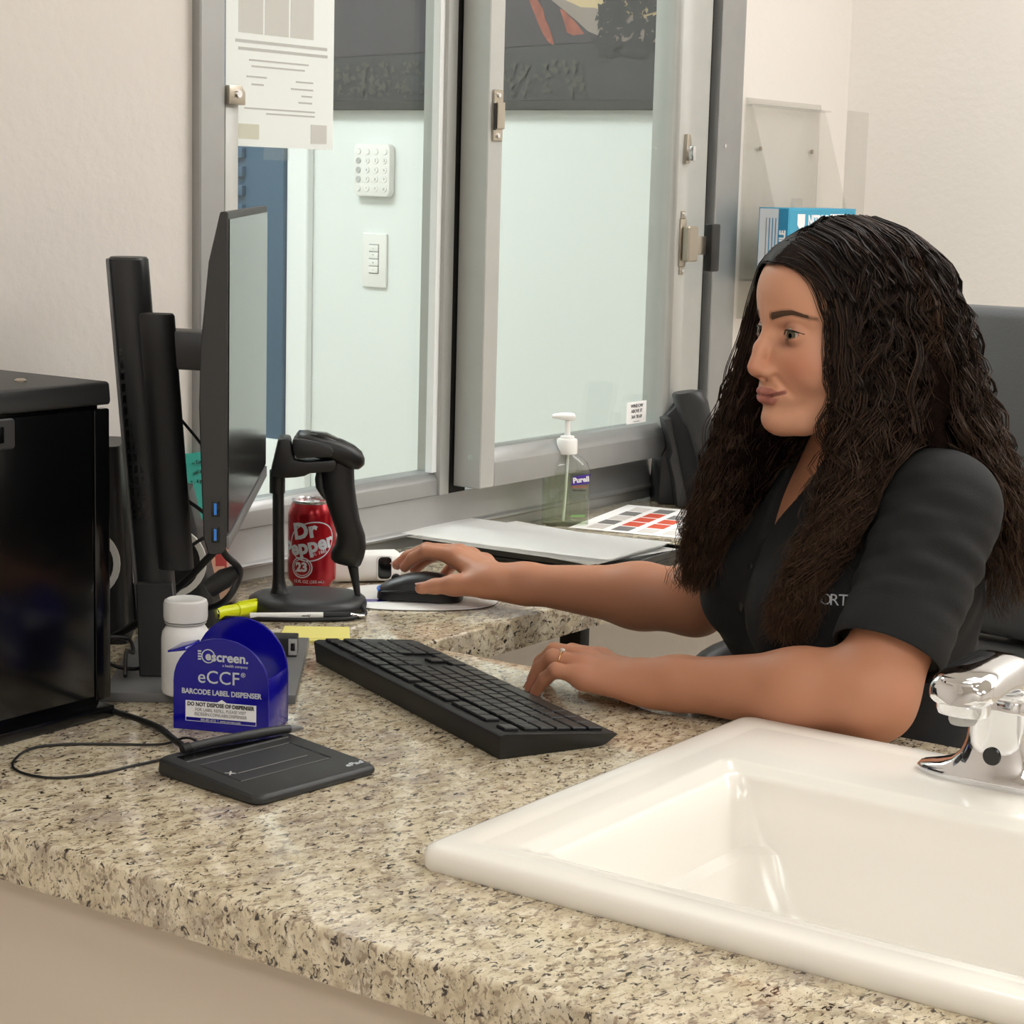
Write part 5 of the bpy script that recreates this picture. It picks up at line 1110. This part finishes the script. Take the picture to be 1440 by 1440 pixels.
# ------------------------------------------------------------------ hair
G_ = [
 [(84, 8, 74), (74, 40, 70), (53, 69, 42), (45, 79, -10), (38, 87, -90), (55, 89, -170), (88, 82, -250), (104, 72, -318)],
 [(66, 12, 95), (60, 48, 80), (46, 74, 40), (44, 82, -20), (44, 90, -100), (62, 93, -180), (94, 86, -260), (104, 78, -322)],
 [(50, 12, 108), (38, 58, 88), (28, 80, 36), (30, 90, -40), (40, 96, -120), (68, 92, -200), (104, 76, -265), (120, 60, -318)],
 [(25, 12, 119), (12, 60, 98), (2, 88, 38), (4, 96, -40), (14, 104, -120), (46, 102, -185), (90, 84, -240), (110, 66, -290)],
 [(0, 10, 122), (-18, 58, 100), (-32, 87, 40), (-34, 97, -30), (-24, 104, -100), (2, 108, -155), (48, 106, -205), (80, 90, -250)],
 [(-25, 8, 120), (-50, 54, 98), (-72, 82, 42), (-86, 94, -30), (-102, 108, -95), (-124, 128, -150), (-140, 146, -205), (-146, 152, -275)],
 [(-45, 6, 114), (-76, 44, 90), (-98, 66, 42), (-110, 80, -20), (-126, 98, -90), (-142, 122, -150), (-156, 142, -205), (-162, 150, -290)],
 [(-60, 0, 106), (-94, 14, 78), (-114, 24, 32), (-124, 30, -30), (-136, 44, -100), (-150, 62, -170), (-160, 80, -240), (-164, 90, -320)],
 [(-60, -6, 106), (-94, -20, 78), (-112, -40, 30), (-118, -50, -40), (-124, -60, -110), (-130, -66, -180), (-134, -70, -260), (-135, -70, -320)],
 [(-40, -4, 116), (-68, -50, 90), (-86, -70, 34), (-94, -78, -40), (-98, -90, -120), (-96, -106, -200), (-94, -116, -280)],
 [(-10, -2, 122), (-30, -58, 98), (-42, -84, 36), (-46, -92, -40), (-42, -106, -120), (-30, -126, -200), (-16, -142, -280)],
 [(20, 0, 121), (8, -60, 96), (0, -86, 36), (4, -94, -40), (20, -108, -120), (46, -124, -200), (66, -138, -275)],
 [(48, 2, 110), (40, -52, 90), (36, -80, 36), (44, -90, -40), (58, -100, -110), (80, -114, -190), (100, -130, -262), (106, -140, -312)],
 [(66, 2, 96), (66, -42, 80), (62, -68, 36), (70, -82, -30), (82, -94, -100), (98, -106, -170), (114, -122, -240), (118, -132, -304)],
 [(84, 2, 75), (80, -32, 70), (72, -62, 34), (80, -78, -28), (92, -92, -92), (104, -104, -160), (120, -122, -235), (124, -132, -300)]]
NP = 34
def resample(pts, n):
    P_ = np.array([list(x) for x in catmull(pts, 12)]); s = np.concatenate([[0], np.cumsum(np.linalg.norm(np.diff(P_, axis=0), axis=1))]); t = np.linspace(0, s[-1], n)
    return np.stack([np.interp(t, s, P_[:, k]) for k in range(3)], 1)
GC = np.array([resample(g, NP) for g in G_])          # (guides, NP, 3) in head mm
SEG = [(0, 7)]+[(7, 14)]
def clothes_push(P_, gap=.006):
    sh = P_.shape; X = P_.reshape(-1, 3)
    for _ in range(2):
        d = np.minimum(shirt_sdf(X), body_sdf(X)); m_ = d < gap
        if not m_.any(): break
        Y = X[m_]; e = 1e-3; f = lambda y: np.minimum(shirt_sdf(y), body_sdf(y)); g = np.stack([f(Y+A_(*(e if k == j else 0 for k in range(3))))-f(Y-A_(*(e if k == j else 0 for k in range(3)))) for j in range(3)], 1)
        g /= np.maximum(np.linalg.norm(g, axis=1), 1e-9)[:, None]; X[m_] = Y+g*np.clip(gap-d[m_], 0, .03)[:, None]
    return X.reshape(sh)
tt = np.linspace(0, 1, NP)
def strands(n, spread0, spread1, wave, seed, lock=0.0, r0=.0007, inward=0):
    """clumped wavy strands between the guides; returns head-mm polylines"""
    r = np.random.default_rng(seed); out = []
    ncl = max(1, n//7)
    for c in range(ncl):
        g = r.uniform(0, 14); e_ = r.uniform()
        if e_ < .16: g = r.uniform(0, 1.6)
        elif e_ < .26: g = r.uniform(12.6, 14)
        i = int(min(13, g)); u = g-i
        base = GC[i]*(1-u)+GC[i+1]*u
        ln = r.uniform(.36, .47) if 4.15 < g < 4.78 else r.uniform(.80, 1.03); off = np.clip(r.normal(0, 1, 3), -1.7, 1.7); ph = r.uniform(0, 6.28, 2); wl = r.uniform(44, 84); wa = wave*r.uniform(.6, 1.5); depth = r.uniform(-1, .25)
        if inward: depth -= .6
        s = np.linspace(0, 1, NP)*ln
        B_ = np.stack([np.interp(s, tt, base[:, k]) for k in range(3)], 1) if ln <= 1 else base.copy()
        L_ = np.concatenate([[0], np.cumsum(np.linalg.norm(np.diff(B_, axis=0), axis=1))])
        amp = (.12+.88*np.clip((L_-20)/120, 0, 1))*wa*np.clip(L_/30, 0, 1)*(np.clip((L_-130)/110, .2, 1) if (g < 1.3 or g > 12.7) else 1)
        radial = B_.copy(); radial[:, 2] = 0; radial /= np.maximum(np.linalg.norm(radial, axis=1), 1)[:, None]; tang = np.stack([-radial[:, 1], radial[:, 0], 0*tt], 1)
        sp = (spread0+(spread1-spread0)*np.clip(L_/220, 0, 1))[:, None]
        C_ = B_+off*sp*A_(.6, .6, .25)+radial*(depth*14*np.clip(L_/90, 0, 1)[:, None])
        C_ = C_+tang*(amp*np.sin(L_/wl*6.28+ph[0]))[:, None]+radial*(amp*.55*np.cos(L_/wl*6.28+ph[1]))[:, None]
        for _ in range(7):
            o2 = r.normal(0, 1, 3)*A_(.8, .8, .4); pr2 = r.uniform(0, 6.28); fl = r.uniform(0, 1)
            w2 = (2.8+2.0*np.clip(L_/240, 0, 1))[:, None]
            D_ = C_+o2*w2*(.55+.9*tt[:, None]**2)+tang*(np.sin(L_/31+pr2)*.9*np.clip(L_/120, 0, 1))[:, None]
            out.append(D_)
    return np.array(out)
def ribbon_mesh(P_, rad, sides=3, tone=None):
    n, k = P_.shape[:2]; T_ = np.gradient(P_, axis=1); T_ /= np.maximum(np.linalg.norm(T_, axis=2, keepdims=True), 1e-9)
    ref = np.where(np.abs(T_[..., 2:3]) > .9, A_(1, .3, 0), A_(0, 0, 1)); N1 = np.cross(T_, ref); N1 /= np.linalg.norm(N1, axis=2, keepdims=True); N2 = np.cross(T_, N1)
    prof = (rad*(1-.75*tt[:k]**3))[None, :, None]*np.ones((n, 1, 1))
    V = np.stack([P_+prof*(N1*math.cos(2*math.pi*j/sides)+N2*math.sin(2*math.pi*j/sides)) for j in range(sides)], 2).reshape(-1, 3)
    i = np.arange(n)[:, None, None]; a = np.arange(k-1)[None, :, None]; j = np.arange(sides)[None, None, :]; b = (i*k+a)*sides; jn = (j+1) % sides
    q4 = np.stack([b+j, b+jn, b+sides+jn, b+sides+j], -1).reshape(-1, 4)
    me = mesh_from(V, q4)
    tn_ = np.repeat(tone, k*sides, axis=0) if tone is not None else np.zeros((len(V), 3))
    tip = np.tile(np.repeat(tt[:k], sides), n)[:, None]
    col = tn_*(1-tip**1.6*.75)+A_(*lin('#563f2e')[:3])*tip**1.6*.75
    at = me.attributes.new('tint', 'FLOAT_COLOR', 'POINT'); at.data.foreach_set('color', np.concatenate([col, np.ones((len(V), 1))], 1).astype(np.float32).ravel())
    return me
M['hair'] = attr_mat('hair', .54, .22); M['scalp'] = attr_mat('scalp_hair', .95, 0.0, 0, (260, .8, .004))
# scalp cap + inner mass so that no daylight shows through
def hair_core(p):
    q_ = to_head(p); d, _ = head_core(q_)
    capd = d-5.0
    n = A_(.80, 0, -.60); line = ((q_-A_(80, 0, 76))@n)-.10*np.abs(q_[:, 1])*0
    line = np.maximum(line, -1e9); c = smax(capd, line, 5)
    m_ = None
    for g in GCs:
        for k in range(6, NP-8, 3):
            s = cap(q_, g[k], g[k+3 if k+3 < NP else NP-1], (15 if k > 9 else 10)*(1-.45*max(0, k-20)/14), (15 if k > 6 else 10)*(1-.45*max(0, k-17)/14)); m_ = s if m_ is None else smin(m_, s, 12)
    c = smin(c, m_+3, 8)
    return c/1000
GCs = np.concatenate([GC, (GC[:-1]+GC[1:])/2]); rr_ = GCs.copy(); rr_[..., 2] = 0; rr_ /= np.maximum(np.linalg.norm(rr_, axis=2, keepdims=True), 1)
GCs = GCs-rr_*15*np.clip((np.arange(NP)-5)/6, 0, 1)[None, :, None]
v, q4 = surface_nets(hair_core, HEADC-A_(.24, .24, .36), HEADC+A_(.24, .24, .15), .006)
v = project(hair_core, v, 1, 1e-3)
hm = mesh_from(v, q4); at = hm.attributes.new('tint', 'FLOAT_COLOR', 'POINT'); at.data.foreach_set('color', np.tile(np.array(lin('#1d1512'), np.float32), len(hm.vertices)))
hair_o = plink('hair', hm, M['scalp'], None, 'long dark brown wavy hair')
P1 = strands(8800, 5, 13, 8.6, 3)
P1 = from_head(P1.reshape(-1, 3)).reshape(P1.shape)
P1 = clothes_push(P1, .005)
tones = np.array([lin(c)[:3] for c in ('#171210', '#201815', '#2c201a', '#3d2c22', '#120e0d')]); tn1 = tones[rng.integers(0, 5, len(P1))]
o_ = plink('strands', ribbon_mesh(P1, .0007, 3, tn1), M['hair'], hair_o); o_['kind'] = 'stuff'
# fly-away strands
P2 = strands(360, 9, 22, 10, 11); P2 = from_head(P2.reshape(-1, 3)).reshape(P2.shape); P2 = clothes_push(P2, .004)
o_ = plink('flyaway_strands', ribbon_mesh(P2, .0004, 3, tones[rng.integers(0, 4, len(P2))]), M['hair'], hair_o); o_['kind'] = 'stuff'
